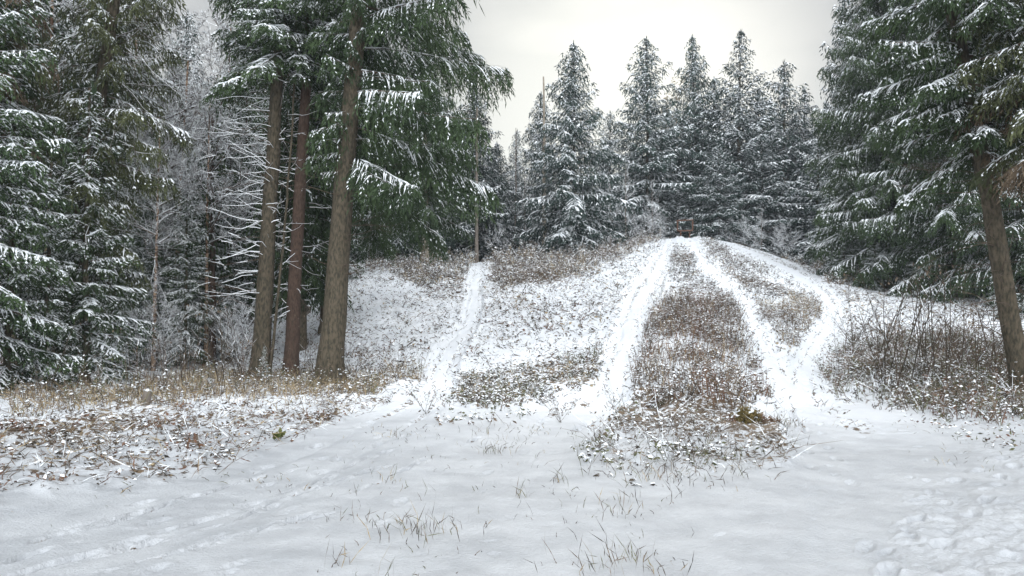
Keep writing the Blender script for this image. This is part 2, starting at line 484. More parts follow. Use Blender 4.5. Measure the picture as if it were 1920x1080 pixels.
# ------------------------------------------------------------------ ground sheet
def build_ground():
    u = np.concatenate([-np.geomspace(3.2, 0.76, 40), np.linspace(-0.74, 0.74, 860), np.geomspace(0.76, 3.2, 40)])
    Yr = np.concatenate([np.geomspace(4.0, 60, 760), np.geomspace(61, 165, 30)])
    Yb = np.array([-80, -40, -20, -10, -5, -2, 0, 1, 2, 2.8, 3.3, 3.7])
    Sb = np.array([80, 40, 22, 12, 7, 4.5, 3.5, 3.2, 3.2, 3.4, 3.6, 3.8])
    Y = np.concatenate([Yb, Yr]); S = np.concatenate([Sb, Yr])
    X = u[None, :] * S[:, None]
    YY = np.broadcast_to(Y[:, None], X.shape).copy()
    Z0 = terr(X, YY)
    px, py = proj(X, YY, Z0)
    vis = ridge(X, YY)
    td, lat = trackdist(px, py)
    intrack = (1 - sstep(0.8, 1.15, td)) * (YY > 4)
    zs = zone(px, py, 'slope') & vis
    cover = np.zeros_like(X)
    cover[zs] = 0.37
    cover[zone(px, py, 'ridge') & vis] = 0.62
    cover[zone(px, py, 'edge') & vis] = 0.7
    cover[zone(px, py, 'litter')] = 0.52
    cover[zone(px, py, 'straw')] = 0.62
    cover[zone(px, py, 'brush') & vis] = 0.6
    cover[zone(px, py, 'weeds')] = 0.6
    cover[(YY > 19) & ~zs] = 0.62
    cover[(py > 700) & (px < 0)] = np.maximum(cover[(py > 700) & (px < 0)], 0.4)
    # soften the borders
    for _ in range(50):
        cover[1:-1, 1:-1] = (cover[1:-1, 1:-1] * 2 + cover[:-2, 1:-1] + cover[2:, 1:-1] + cover[1:-1, :-2] + cover[1:-1, 2:]) / 6
    cover = cover + 0.5 * fbm(X, YY, 3.0, 3, 21) * (cover > 0.2)
    cover = cover + 0.0 
    cover = np.where(vis | (YY > 60), cover, np.maximum(cover, 0.6))
    rut = np.exp(-((np.abs(lat) - 0.45) / 0.12) ** 2) * (td < 1)
    cover = cover * (1 - 0.96 * intrack) + intrack * (YY > 11) * (0.0 + 0.62 * rut + 0.4 * fbm(X, YY, 1.5, 4, 37)).clip(0, 0.55)
    lump = np.abs(fbm(X, YY, 0.5, 3, 5)) * 0.16 + fbm(X, YY, 0.22, 2, 9) * 0.06
    Z = Z0 + lump * np.clip(cover * 1.6, 0.0, 1.0) * (YY > 4)
    Z += 0.03 * fbm(X, YY, 1.3, 3, 13) + 0.011 * fbm(X, YY, 0.22, 3, 15)
    tr_ = zone(px, py, 'trampled') * 1.0
    for _ in range(70):
        tr_[1:-1, 1:-1] = (tr_[1:-1, 1:-1] * 2 + tr_[:-2, 1:-1] + tr_[2:, 1:-1] + tr_[1:-1, :-2] + tr_[1:-1, 2:]) / 6
    tr_ = tr_ * sstep(-0.35, 0.3, fbm(X, YY, 1.6, 3, 41))
    Z += tr_ * (0.05 * np.abs(fbm(X, YY, 0.24, 4, 17, 0.6)) - 0.004 * sstep(0.1, 0.4, fbm(X, YY, 0.3, 3, 19)))
    # tracks: pressed in, with a low shoulder and two sled grooves
    Z -= 0.04 * intrack * (YY > 14) + 0.02 * intrack
    Z += 0.02 * np.exp(-((td - 1.18) / 0.12) ** 2) * (YY > 12)
    for g in (-0.45, 0.45):
        Z -= 0.085 * (0.6 + fbm(X, YY, 1.2, 2, 35)) * np.exp(-((lat - g + 0.1 * fbm(X, YY, 2.0, 2, 31)) / 0.10) ** 2) * (td < 1) * np.where(YY > 11, 1.0, np.where(X < 0, 0.35, 0.12))
    # footprints and wheel marks pressed into the near snow
    def dent(cx, cy, ang, ln, wd, dep, bare=0.0):
        r = max(ln, wd) * 2.2
        rows = np.where(np.abs(Y - cy) < r)[0]
        if len(rows) == 0: return
        r0, r1 = rows[0], rows[-1] + 1
        uu = cx / cy
        cols = np.where(np.abs(u - uu) < r / cy)[0]
        if len(cols) == 0: return
        c0, c1 = cols[0], cols[-1] + 1
        x = X[r0:r1, c0:c1] - cx; y = YY[r0:r1, c0:c1] - cy
        a = x * math.cos(ang) + y * math.sin(ang); b = -x * math.sin(ang) + y * math.cos(ang)
        q = (a / ln) ** 2 + (b / wd) ** 2
        Z[r0:r1, c0:c1] += -1.2 * dep * np.exp(-q ** 2 * 1.2) * (1 + 1.1 * vnoise(x * 22 + cx * 9, y * 22)) + dep * 0.22 * np.exp(-((np.sqrt(q) - 1.45) / 0.3) ** 2)
        if bare: cover[r0:r1, c0:c1] = np.maximum(cover[r0:r1, c0:c1], bare * np.exp(-q * 1.5) * 1.2)  # more litter tone towards the dent centre
    rr = random.Random(5)
    def streak(p0, p1, n):
        a = pix(*p0); b = pix(*p1)
        ang = math.atan2(b[1] - a[1], b[0] - a[0])
        for i in range(n):
            t = rr.random()
            dent(a[0] + (b[0] - a[0]) * t + rr.gauss(0, .06), a[1] + (b[1] - a[1]) * t + rr.gauss(0, .06), ang + rr.gauss(0, .08), rr.uniform(.08, .3), rr.uniform(.02, .035), rr.uniform(.02, .04), rr.choice([0, 0, .5, .75]))
    def walk(p0, p1, step, side, dep, jit=0.08):
        a = pix(*p0); b = pix(*p1)
        d = b - a; L = math.hypot(d[0], d[1]); ang = math.atan2(d[1], d[0])
        n = int(L / step)
        for i in range(n):
            t = (i + rr.uniform(-.2, .2)) / n
            s = side * (1 if i % 2 else -1)
            dent(a[0] + d[0] * t - math.sin(ang) * s + rr.gauss(0, jit), a[1] + d[1] * t + math.cos(ang) * s + rr.gauss(0, jit), ang + rr.gauss(0, .15), rr.uniform(.11, .16), rr.uniform(.045, .06), dep * rr.uniform(.5, 1.1))
    streak((60, 1015), (560, 870), 16)
    streak((200, 1030), (700, 880), 18)
    streak((300, 1045), (620, 960), 10)
    streak((450, 970), (800, 800), 16)
    streak((600, 950), (900, 820), 10)
    streak((20, 1075), (300, 1000), 6)
    walk((10, 1040), (720, 800), 0.62, 0.12, 0.035)
    walk((250, 1005), (800, 800), 0.60, 0.14, 0.032)
    walk((90, 985), (560, 880), 0.55, 0.10, 0.04)
    walk((300, 1060), (620, 930), 0.6, 0.12, 0.03)
    walk((700, 990), (1090, 790), 0.7, 0.1, 0.015)
    walk((1560, 900), (1490, 640), 0.6, 0.14, 0.03)
    walk((1470, 850), (1530, 600), 0.6, 0.14, 0.03)
    walk((1640, 1060), (1900, 850), 0.45, 0.16, 0.045)
    for i in range(110):      # trampled patch
        x, y = rr.uniform(1640, 2250), rr.uniform(850, 1150)
        if not inpoly(np.array([x]), np.array([y]), ZONES['trampled'][0])[0]: continue
        p = pix(x, y)
        dent(p[0], p[1], rr.uniform(0.4, 1.6), rr.uniform(.05, .13), rr.uniform(.025, .055), rr.uniform(.006, .02))
    for i in range(30):
        x, y = rr.uniform(1550, 1900), rr.uniform(780, 900)
        p = pix(x, y)
        dent(p[0], p[1], rr.uniform(0, 3), rr.uniform(.05, .1), rr.uniform(.03, .05), rr.uniform(.006, .02))
    for i in range(20):
        x, y = rr.uniform(0, 1500), rr.uniform(800, 1080)
        p = pix(x, y)
        dent(p[0], p[1], rr.uniform(0.2, 1.1), rr.uniform(.04, .12), rr.uniform(.03, .05), rr.uniform(.004, .014))
    nr, nc = X.shape
    V = np.stack([X, YY, Z], -1).reshape(-1, 3).astype(np.float32)
    i = (np.arange(nr - 1)[:, None] * nc + np.arange(nc - 1)[None, :])
    Q = np.stack([i, i + 1, i + nc + 1, i + nc], -1).reshape(-1, 4)
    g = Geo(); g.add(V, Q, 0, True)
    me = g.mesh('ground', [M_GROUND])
    thin = 1 - sstep(9, 15, YY + 1.5 * fbm(X, YY, 3.0, 3, 33))  # weight of the darkened near snow colour, fading out before the hill
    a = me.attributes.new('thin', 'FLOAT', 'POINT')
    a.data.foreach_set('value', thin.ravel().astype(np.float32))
    a = me.attributes.new('cover', 'FLOAT', 'POINT')
    a.data.foreach_set('value', cover.ravel().astype(np.float32))
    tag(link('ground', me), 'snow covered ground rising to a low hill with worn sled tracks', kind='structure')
build_ground()

# ------------------------------------------------------------------ ground vegetation (nobody could count it)
def scatter(zones, dens, bounds, notrack=True, minY=4.0, maxY=60, thr=1.05, patch=None):
    """random ground points inside the given zones; bounds are the columns searched"""
    u0, u1 = (bounds[0] - 960) / F, (bounds[1] - 960) / F
    out = []
    Ys = np.geomspace(minY, maxY, 26)
    for a, b in zip(Ys[:-1], Ys[1:]):
        area = (u1 - u0) * (b * b - a * a) / 2
        n = rng.poisson(area * dens)
        if n == 0: continue
        y = np.sqrt(rng.uniform(a * a, b * b, n))
        x = rng.uniform(u0, u1, n) * y
        z = terr(x, y)
        px, py = proj(x, y, z)
        m = ridge(x, y)
        k = np.zeros(n, bool)
        if callable(zones):
            k = zones(px, py)
        else:
            for zn in zones: k |= zone(px, py, zn)
        m &= k & ~((px > 1258) & (px < 1315) & (py < 462)) & (((px - 1398) / 62) ** 2 + ((py - 806) / 26) ** 2 > 1)
        if patch is not None:
            m &= (fbm(x, y, patch[0], 3, patch[2]) > patch[1])
        if notrack and m.any():
            idx = np.where(m)[0]
            td, _ = trackdist(px[idx], py[idx])
            m[idx] &= td > thr + 0.1 * rng.normal(size=len(idx))
        out.append(np.stack([x[m], y[m], z[m]], -1))
    return np.concatenate(out) if out else np.zeros((0, 3))

def updir(n, lean):
    d = rng.normal(0, lean, (n, 3)); d[:, 2] = 1
    return d / np.linalg.norm(d, axis=1, keepdims=True)

def weeds(g, P, h0, h1, leaves, lean=0.3, lw=0.035, ll=0.07, stem=0.012, snow=0.45, mats=(0, 1), smat=None, ribs=1):
    """upright withered stalks with drooping leaves and snow flecks"""
    n = len(P)
    if n == 0: return
    pn = fbm(P[:, 0], P[:, 1], 1.1, 3, 95)
    H = rng.uniform(h0, h1, n) * np.clip(0.85 + 1.3 * pn, 0.3, 1.5)
    D = updir(n, lean)
    ms = np.array(mats)
    qn = fbm(P[:, 0], P[:, 1], 1.6, 2, 97) + rng.normal(0, 0.22, n)
    m = ms[np.clip(((qn + 0.5) * len(ms)).astype(int), 0, len(ms) - 1)]
    P = P - np.array([0, 0, 0.02])
    g.kites(P, D, H, stem, m if smat is None else smat, N=rng.normal(size=(n, 3)), mid=0.2, droop=0.05)
    for k in range(leaves):
        t = rng.uniform(0.25, 1.0, n)
        Q = P + D * (H * t)[:, None]
        a = rng.uniform(0, 2 * np.pi, n)
        dd = np.stack([np.cos(a), np.sin(a), rng.uniform(-1.1, 0.3, n)], -1)
        s = rng.uniform(0.5, 1.0, n) ** 1.5 * 1.5
        g.kites(Q, dd, ll * s, lw * s, m)
        sn = rng.random(n) < min(.85, snow * 1.45)
        g.kites(Q[sn] + np.array([0, 0, 0.012]), dd[sn] * np.array([1, 1, 0.5]), ll * s[sn] * 1.0, lw * s[sn] * 1.25, 4)

def curls(g, P, size, k, mats, snow=0.5, lift=0.03, flat=0.5):
    """curled fallen leaves and broken stalks poking out of the snow"""
    n = len(P)
    if n == 0: return
    for j in range(k):
        Q = P + rng.normal(0, size * 0.9, (n, 3)) * np.array([1, 1, 0]) + np.array([0, 0, lift]) * rng.uniform(0.3, 1.6, (n, 1))
        d = rng.normal(0, 1, (n, 3)); d[:, 2] = rng.normal(0.05, flat, n)
        s = rng.uniform(0.5, 1.5, n)
        g.kites(Q, d, size * s * 1.1, size * s * 0.5, rng.choice(mats, n), N=rng.normal(0, 1, (n, 3)))
        sn = rng.random(n) < snow
        g.kites(Q[sn] + np.array([0, 0, size * 0.25]), d[sn] * np.array([1, 1, 0.3]), size * s[sn] * 1.1, size * s[sn] * 0.5, 4)

def blades(g, P, h0, h1, w, mats, lean=0.35, bend=0.4):
    n = len(P)
    if n == 0: return
    H = rng.uniform(h0, h1, n); D = updir(n, lean)
    N = rng.normal(size=(n, 3))
    m = rng.choice(mats, n)
    g.kites(P - np.array([0, 0, 0.01]), D, H * 0.6, w, m, N=N, mid=0.5)
    Q = P + D * (H * 0.45)[:, None] - np.array([0, 0, 0.01])
    D2 = D.copy(); D2[:, :2] += rng.normal(0, bend, (n, 2)); D2[:, 2] *= rng.uniform(0.2, 1, n)
    g.kites(Q, D2, H * 0.6, w * 0.9, m, N=N, mid=0.25)

GM = [M_BROWN, M_RUST, M_STRAW, M_DARKST, M_SNOWC, M_OLIVE, M_GREYW]   # 0..6
def stuff(name, g, label, cat):
    me = g.mesh(name, GM)
    return tag(link(name, me), label, cat, kind='stuff')

g = Geo()      # hillside litter
P = scatter(['slope'], 22, (380, 2000), minY=13)
curls(g, P, 0.05, 1, [0, 3, 6, 3], snow=0.5, lift=0.03)
blades(g, P + rng.normal(0, .1, P.shape) * [1, 1, 0], 0.10, 0.30, 0.028, [3, 3, 0, 6, 0], 1.6, 0.8)
P = scatter(['slope'], 6, (380, 2000), minY=13)
weeds(g, P, 0.12, 0.32, 3, 0.5, 0.05, 0.09, 0.012, 0.45, mats=(0, 3, 6, 2))
P = scatter(['slope'], 14, (600, 1300), minY=13, patch=(3.0, 0.22, 44))
weeds(g, P, 0.15, 0.45, 4, 0.5, 0.05, 0.09, 0.012, 0.35, mats=(0, 1, 3, 2))
stuff('hillside_undergrowth', g, 'low withered stalks and leaf litter poking through snow on the hillside', 'undergrowth')

g = Geo()      # dense brown brush
def zb(i):
    poly = ZONES['brush'][i]
    return lambda px, py: inpoly(*wobble(px, py), poly)
P = scatter(zb(1), 115, (1150, 1500), minY=9, thr=1.0, patch=(1.5, -0.12, 51))
weeds(g, P, 0.2, 0.62, 7, 0.25, 0.022, 0.055, 0.015, 0.24, mats=(3, 0, 6, 0, 3, 0, 1))
P = scatter(zb(1), 25, (1150, 1500), minY=9)
blades(g, P, 0.3, 0.8, 0.012, [0, 2, 1, 6], 0.2, 0.3)
P = scatter(zb(0), 100, (800, 1200), minY=9, patch=(1.8, -0.35, 55))
weeds(g, P, 0.15, 0.5, 6, 0.3, 0.022, 0.055, 0.013, 0.26, mats=(0, 5, 3, 5, 2, 3))
P = scatter(zb(2), 90, (1400, 1560), minY=13, patch=(1.8, -0.35, 56))
weeds(g, P, 0.2, 0.55, 6, 0.3, 0.025, 0.06, 0.014, 0.4, mats=(0, 0, 6, 2))
P = scatter(zb(3), 110, (1500, 2250), minY=9, patch=(2.0, -0.35, 53))
weeds(g, P, 0.2, 0.65, 6, 0.4, 0.022, 0.055, 0.014, 0.2, mats=(3, 5, 0, 3, 5, 1, 0))
P = scatter(zb(3), 25, (1500, 2250), minY=9)
blades(g, P, 0.3, 0.9, 0.012, [6, 0, 4], 0.8, 0.5)
P = scatter(['ridge'], 36, (1240, 1520), minY=16)
weeds(g, P, 0.15, 0.4, 5, 0.4, 0.035, 0.07, 0.014, 0.5, mats=(0, 0, 6, 3))
stuff('withered_brush', g, 'dense brown withered weeds flecked with snow between the sled tracks', 'brush')

g = Geo()      # dry edge of the wood along the crest
P = scatter(['edge'], 26, (600, 1760), minY=20, notrack=True)
weeds(g, P, 0.25, 0.9, 6, 0.35, 0.035, 0.09, 0.022, 0.42, mats=(0, 0, 6, 2, 3))
stuff('crest_undergrowth', g, 'tall dry brown growth along the wooded crest of the hill', 'undergrowth')

g = Geo()      # straw strip by the trunks
P = scatter(['straw'], 85, (-200, 830), minY=10, notrack=True)
blades(g, P, 0.15, 0.5, 0.014, [2, 2, 2, 0, 6], 0.4, 0.7)
P = scatter(['straw'], 22, (-200, 830), minY=10)
weeds(g, P, 0.25, 0.75, 5, 0.25, 0.02, 0.055, 0.012, 0.3, mats=(0, 3, 5))
stuff('dry_grass', g, 'straw coloured dry grass strip at the foot of the left trunks', 'grass')

g = Geo()      # leaf litter bank in the left foreground
P = scatter(['litter'], 50, (-300, 760), minY=6, thr=0.95, patch=(1.1, -0.1, 63))
curls(g, P, 0.04, 2, [0, 1, 3, 2], snow=0.25, lift=0.04)
P = scatter(['litter'], 60, (-300, 760), minY=6, patch=(0.7, 0.36, 61), thr=0.95)
curls(g, P, 0.055, 5, [1, 0, 1, 3], snow=0.3, lift=0.08, flat=0.9)
P = scatter(['litter'], 50, (-300, 760), minY=6, thr=0.95)
blades(g, P, 0.08, 0.25, 0.012, [0, 1, 3, 0, 4], 1.6, 0.8)
P = scatter(['litter'], 14, (-300, 760), minY=6, thr=0.95)
blades(g, np.repeat(P, 2, axis=0) + rng.normal(0, .1, (len(P) * 2, 3)) * [1, 1, 0], 0.15, 0.6, 0.010, [0, 0, 3, 2, 4], 1.5, 0.7)
P = scatter(['litter'], 14, (-300, 760), minY=6, thr=0.95)
weeds(g, P, 0.1, 0.35, 5, 0.7, 0.025, 0.055, 0.009, 0.3, mats=(1, 0, 3))
stuff('leaf_litter', g, 'rusty brown leaves and bent stalks half buried in snow on the left bank', 'leaf litter')

g = Geo()      # low weeds in front of the hill
P = scatter(['weeds'], 70, (1050, 1520), minY=7, notrack=True, patch=(0.8, 0.02, 57))
weeds(g, P, 0.12, 0.42, 4, 0.6, 0.018, 0.04, 0.008, 0.25, mats=(5, 5, 3, 0, 6))
P = scatter(['weeds'], 60, (1050, 1520), minY=7, notrack=True, patch=(0.8, -0.05, 57))
blades(g, P, 0.1, 0.4, 0.007, [5, 3, 0, 6, 4], 0.9, 0.7)
P = scatter(['weeds'], 7, (1050, 1520), minY=7)
blades(g, P, 0.4, 1.1, 0.010, [4, 6, 6, 3], 1.4, 0.4)
P = scatter(lambda px, py: inpoly(px, py, [(830, 740), (1120, 740), (1200, 780), (1500, 800), (1490, 850), (1090, 880), (1050, 800), (900, 800), (790, 800)]), 20, (780, 1500), minY=7)
weeds(g, P, 0.1, 0.35, 4, 0.5, 0.03, 0.06, 0.008, 0.4, mats=(5, 3, 0))
stuff('low_weeds', g, 'greenish snow dusted weeds and bent twigs in front of the central brush', 'weeds')

g = Geo()      # sparse dark blades in the near snow
fore = lambda px, py: inpoly(px, py, [(760, 800), (1100, 790), (1490, 810), (1490, 880), (1320, 930), (1300, 1130), (560, 1130), (620, 960)])
P = scatter(fore, 22, (500, 1500), notrack=False, patch=(0.7, 0.02, 73))
blades(g, P, 0.025, 0.09, 0.008, [3, 3, 0, 5], 0.5, 0.4)
P = scatter(fore, 5, (500, 1500), notrack=False)
blades(g, P, 0.04, 0.20, 0.005, [3, 3, 0, 5], 0.4, 0.4)
cl = scatter(fore, 0.5, (500, 1500), notrack=False, minY=4.2, maxY=13)
for c in cl:
    k = rng.integers(4, 16)
    Q = c + rng.normal(0, 0.09, (k, 3)) * np.array([1, 1, 0])
    blades(g, Q, 0.06, 0.24, 0.006, [3, 2, 5, 0, 6], 0.35, 0.5)
for (x, y, s, k) in [(790, 1010, .22, 26), (820, 1000, .2, 20), (1165, 960, .2, 22), (1180, 1050, .15, 26), (980, 935, .05, 14), (920, 850, .15, 26), (1125, 1070, .1, 14), (740, 990, .1, 12), (1380, 830, .25, 40), (1440, 840, .2, 40), (1290, 900, .4, 50), (1050, 905, .06, 10), (640, 1065, .1, 10), (1240, 905, .1, 16), (1475, 800, .2, 50), (1440, 800, .2, 40)]:
    c = pix(x, y)
    blades(g, c + rng.normal(0, s * .8, (k, 3)) * np.array([1, 1, 0]), 0.06, 0.28, 0.007, [3, 3, 5, 0, 6, 2], 0.3, 0.45)
P = scatter(lambda px, py: inpoly(px, py, [(1060, 830), (1500, 840), (1480, 900), (1300, 930), (1100, 910)]), 30, (1050, 1510), minY=6)
blades(g, P, 0.08, 0.3, 0.008, [3, 5, 3, 0], 0.5, 0.5)
P = scatter(lambda px, py: inpoly(px, py, [(1080, 830), (1400, 850), (1300, 920), (1130, 915)]), 10, (1050, 1410), minY=6)
weeds(g, P, 0.1, 0.3, 4, 0.5, 0.03, 0.055, 0.007, 0.3, mats=(3, 5, 3))
P = scatter(lambda px, py: inpoly(px, py, [(0, 920), (400, 890), (700, 800), (1100, 800), (1000, 870), (620, 960), (300, 1000), (0, 1000)]), 3.5, (0, 1100), notrack=False, minY=5)
blades(g, P, 0.02, 0.10, 0.005, [3, 5, 2], 0.7, 0.6)
P = scatter(lambda px, py: inpoly(px, py, [(0, 920), (400, 890), (700, 800), (1100, 800), (1000, 870), (620, 960), (300, 1000), (0, 1000)]), 40, (0, 1100), notrack=False, minY=5, patch=(0.8, 0.22, 71))
blades(g, P, 0.03, 0.11, 0.008, [3, 5, 2, 3], 0.8, 0.6)
P = scatter(lambda px, py: inpoly(px, py, [(1500, 790), (1920, 790), (1920, 900), (1700, 870), (1560, 850)]), 16, (1480, 2000), notrack=False, minY=7, patch=(1.2, 0.1, 77))
blades(g, P, 0.04, 0.14, 0.006, [3, 5, 2, 0], 0.8, 0.6)
P = scatter(lambda px, py: inpoly(px, py, [(1560, 760), (1920, 795), (1920, 850), (1700, 820), (1560, 790)]), 30, (1540, 2000), minY=7)
curls(g, P, 0.05, 2, [0, 1, 3, 5], snow=0.7, lift=0.04)
stuff('snowy_grass', g, 'sparse dark grass blades sticking out of the near snow', 'grass')

def ruts(px, py):
    td, lat = trackdist(px, py)
    return (td < 1.25) & (py < 780) & ((np.abs(np.abs(lat) - 0.45) < 0.11) | (td > 0.85) | (rng.random(px.shape) < 0.04))
g = Geo()
P = scatter(ruts, 28, (760, 1700), notrack=False, minY=12)
blades(g, P, 0.05, 0.2, 0.018, [3, 0, 6, 3], 1.0, 0.8)
curls(g, P[::3], 0.05, 1, [0, 3, 6], snow=0.3, lift=0.02)
stuff('rut_grass', g, 'torn grass and stalks along the ruts and edges of the sled tracks', 'grass')

# ------------------------------------------------------------------ trees
def path_dirs(az):
    return np.array([math.cos(az), math.sin(az), 0.0]), np.array([-math.sin(az), math.cos(az), 0.0])

def spruce_crown(seed, H, cb, Rm, det=1.0, snow=0.5, hang=0.0, needle=M_NEEDLE, lean=(0, 0), fine_top=None, full=1.0, dead=0.0, spread=(0, 0), az_gap=None, botR=0.75, tp=0.8, e_low=-14, e_top=42):
    """branches -> side twigs -> needle sprays, with snow lying on the upper faces"""
    global rng
    keep = rng
    rng = np.random.default_rng(seed)
    g = Geo()
    z = cb
    while z < H - 0.12:
        t = (z - cb) / (H - cb)
        dz_det = det if (fine_top is None or z < fine_top) else det * 2.0
        env = Rm * (1 - t) ** tp * (botR + (1 - botR) * min(1, t / 0.18))
        nb = max(3, int(round(5.2 * full)))
        a0 = rng.uniform(0, 6.28)
        for k in range(nb):
            az = a0 + k * 6.283 / nb + rng.normal(0, 0.25)
            L = max(0.16, env * rng.uniform(0.5, 1.15))
            if rng.random() < 0.07: L *= 1.22
            if az_gap is not None:
                d = abs((az - az_gap[0] + math.pi) % (2 * math.pi) - math.pi)
                if d < az_gap[1]: L *= az_gap[2]
            fw, sd_ = path_dirs(az)
            e0 = R(e_low + (e_top - e_low) * t ** 1.2 + rng.normal(0, 7))
            sag = (0.22 + 0.16 * hang) * (1 - t) * min(1.0, L / 2.0)
            base = np.array([lean[0] * z, lean[1] * z, z + rng.uniform(-0.12, 0.12)])
            def axis(s):
                s = np.asarray(s)[..., None]
                return base + fw * (L * math.cos(e0)) * s + np.array([0, 0, 1.0]) * L * (math.sin(e0) * s - sag * s * s * 1.6 + sag * 0.95 * s ** 3)
            # branch wood with snow on top
            ss = np.linspace(0, 1, 7)
            A = axis(ss)
            dA = A[1:] - A[:-1]
            ln = np.linalg.norm(dA, axis=1)
            w = np.linspace(0.045, 0.012, 6) * min(1.2, L / 2.0 + 0.3)
            g.kites(A[:-1], dA, ln * 1.15, w * 1.3, 2, N=np.tile(rng.normal(size=3), (6, 1)), mid=0.5)
            g.kites(A[:-1] + [0, 0, 0.03], dA, ln * 1.15, w * 1.7 * det ** 0.7, 1, N=np.tile([0, 0, 1.0], (6, 1)) + rng.normal(0, .3, (6, 3)), mid=0.5)
            m = max(3, int(L / (0.13 * dz_det)))
            s = np.linspace(0.10, 0.99, m) + rng.normal(0, 0.25 / m, m)
            s = np.clip(np.repeat(s, 2), 0.05, 1.0)
            side = np.tile([1.0, -1.0], m)
            n = len(s)
            B = axis(s)
            TL = (0.50 * L * (s ** 0.6) * (1.02 - s) ** 0.65 + 0.10) * rng.uniform(0.7, 1.2, n)
            TL = np.minimum(TL, 1.0)
            ddr = rng.uniform(0.25, 0.7, n) * (0.6 + hang)
            TD = fw[None] * rng.uniform(0.55, 0.95, n)[:, None] + sd_[None] * side[:, None] * rng.uniform(0.6, 1.0, n)[:, None]
            TD[:, 2] = -ddr
            TD /= np.linalg.norm(TD, axis=1, keepdims=True)
            isdead = rng.random() < dead
            bs = rng.uniform(0.45, 1.35)
            # sprays along each twig
            kk = max(2, int(np.ceil(TL.mean() / (0.075 * dz_det))))
            q = np.linspace(0.08, 1.0, kk)[None, :] + rng.normal(0, 0.05, (n, kk))
            Pq = B[:, None, :] + TD[:, None, :] * (TL[:, None] * q)[..., None]
            Pq[..., 2] -= (0.25 + 0.3 * hang) * TL[:, None] * q ** 2
            alt = np.where(np.arange(kk) % 2 == 0, 1.0, -1.0)[None, :]
            perp = np.cross(TD, [0, 0, 1.0]); perp /= (np.linalg.norm(perp, axis=1, keepdims=True) + 1e-9)
            SD = TD[:, None, :] * rng.uniform(0.6, 1.0, (n, kk, 1)) + perp[:, None, :] * (alt * rng.uniform(0.3, 0.9, (n, kk)))[..., None]
            hd = rng.random((n, kk)) < (0.25 + 0.6 * hang)
            SD[..., 2] -= np.where(hd, rng.uniform(0.8, 2.6, (n, kk)), rng.uniform(0.0, 0.5, (n, kk)))
            SL = np.where(hd, rng.uniform(0.12, 0.30, (n, kk)) * (1 + 0.8 * hang), rng.uniform(0.09, 0.19, (n, kk))) * dz_det ** 0.8
            SL *= np.minimum(1, 0.45 + L / 1.5)
            SW = rng.uniform(0.032, 0.055, (n, kk)) * dz_det ** 0.9
            Pf, SDf, SLf, SWf = Pq.reshape(-1, 3), SD.reshape(-1, 3), SL.ravel(), SW.ravel()
            mm = 3 if isdead else 0
            hf = hd.ravel()
            g.kites(Pf[~hf], SDf[~hf], SLf[~hf], SWf[~hf], mm)
            # hanging strands are short tufts strung along a drooping line
            hp, hdv, hl, hw = Pf[hf], SDf[hf], SLf[hf] * 1.1, SWf[hf]
            hdv = hdv / (np.linalg.norm(hdv, axis=1, keepdims=True) + 1e-9)
            for fr_ in ((0.0, 0.36, 0.7) if dz_det < 1.3 else (0.0, 0.5)):
                jd = hdv + rng.normal(0, 0.28, hdv.shape)
                g.kites(hp + hdv * (hl * fr_)[:, None], jd, hl * (0.5 if dz_det < 1.3 else 0.65), hw * (1.05 - 0.3 * fr_), mm)
            # twig spine
            g.kites(B, TD, TL, 0.03 * dz_det, mm, droop=0.2)
            psn = min(1.3, snow * 1.4 * bs) * (0.30 if isdead else 1.0)
            # snow lies in pads: a twig is either laden or shaken clean
            laden = rng.random(n) < psn * 0.75
            pr = np.where(hd, 0.5, 0.92) * np.where(laden, 1.0, 0.12)[:, None] * (0.3 if isdead else 1.0)
            sn = rng.random(len(Pf)) < pr.ravel()
            up = np.array([0, 0, 0.018 + 0.014 * dz_det])
            SDs = SDf[sn].copy(); SDs[:, 2] *= 0.8
            g.kites(Pf[sn] + up, SDs, np.minimum(SLf[sn], 0.2 * dz_det) * rng.uniform(0.45, 0.85, sn.sum()), SWf[sn] * rng.uniform(0.8, 1.3, sn.sum()), 1)
            sn = laden
            g.kites(B[sn] + up, TD[sn], TL[sn] * 0.9, 0.055 * dz_det, 1, droop=0.2)
        z += 0.30 * dz_det ** 0.6 / full * rng.uniform(0.8, 1.2) * (0.65 + 0.35 * (1 - t))
    # leader shoot
    g.kites(np.array([[lean[0] * H, lean[1] * H, H - 0.35]] * 5), updir(5, 0.1), 0.6, 0.06, 0, N=rng.normal(size=(5, 3)))
    rng = keep
    return g.mesh('crown', [needle, M_SNOWC, M_TWIG, M_DEADN])

def trunk_mesh(seed, H, r0, r1=None, bark=M_BARK, lean=(0, 0), flare=0.35, sides=12, curve=0.0):
    global rng
    keep = rng; rng = np.random.default_rng(seed)
    zs = np.concatenate([[-0.4, -0.1, 0.1, 0.3, 0.6, 1.0], np.linspace(1.6, H, 22)])
    if r1 is None: r1 = 0.03
    rad = r0 + (r1 - r0) * np.clip(zs / H, 0, 1) ** 0.9
    rad = rad * (1 + flare * np.exp(-np.maximum(zs, 0) / 0.35))
    wob = np.cumsum(rng.normal(0, 0.012, (len(zs), 2)), axis=0)
    pts = np.stack([lean[0] * zs + curve * np.sin(zs / H * 3.1) + wob[:, 0] * (zs > 0.2), lean[1] * zs + wob[:, 1] * (zs > 0.2), zs], -1)
    g = Geo(); g.tube(pts, rad, 0, sides, True, 0.035)
    me = g.mesh('trunk', [bark])
    rng = keep
    return me

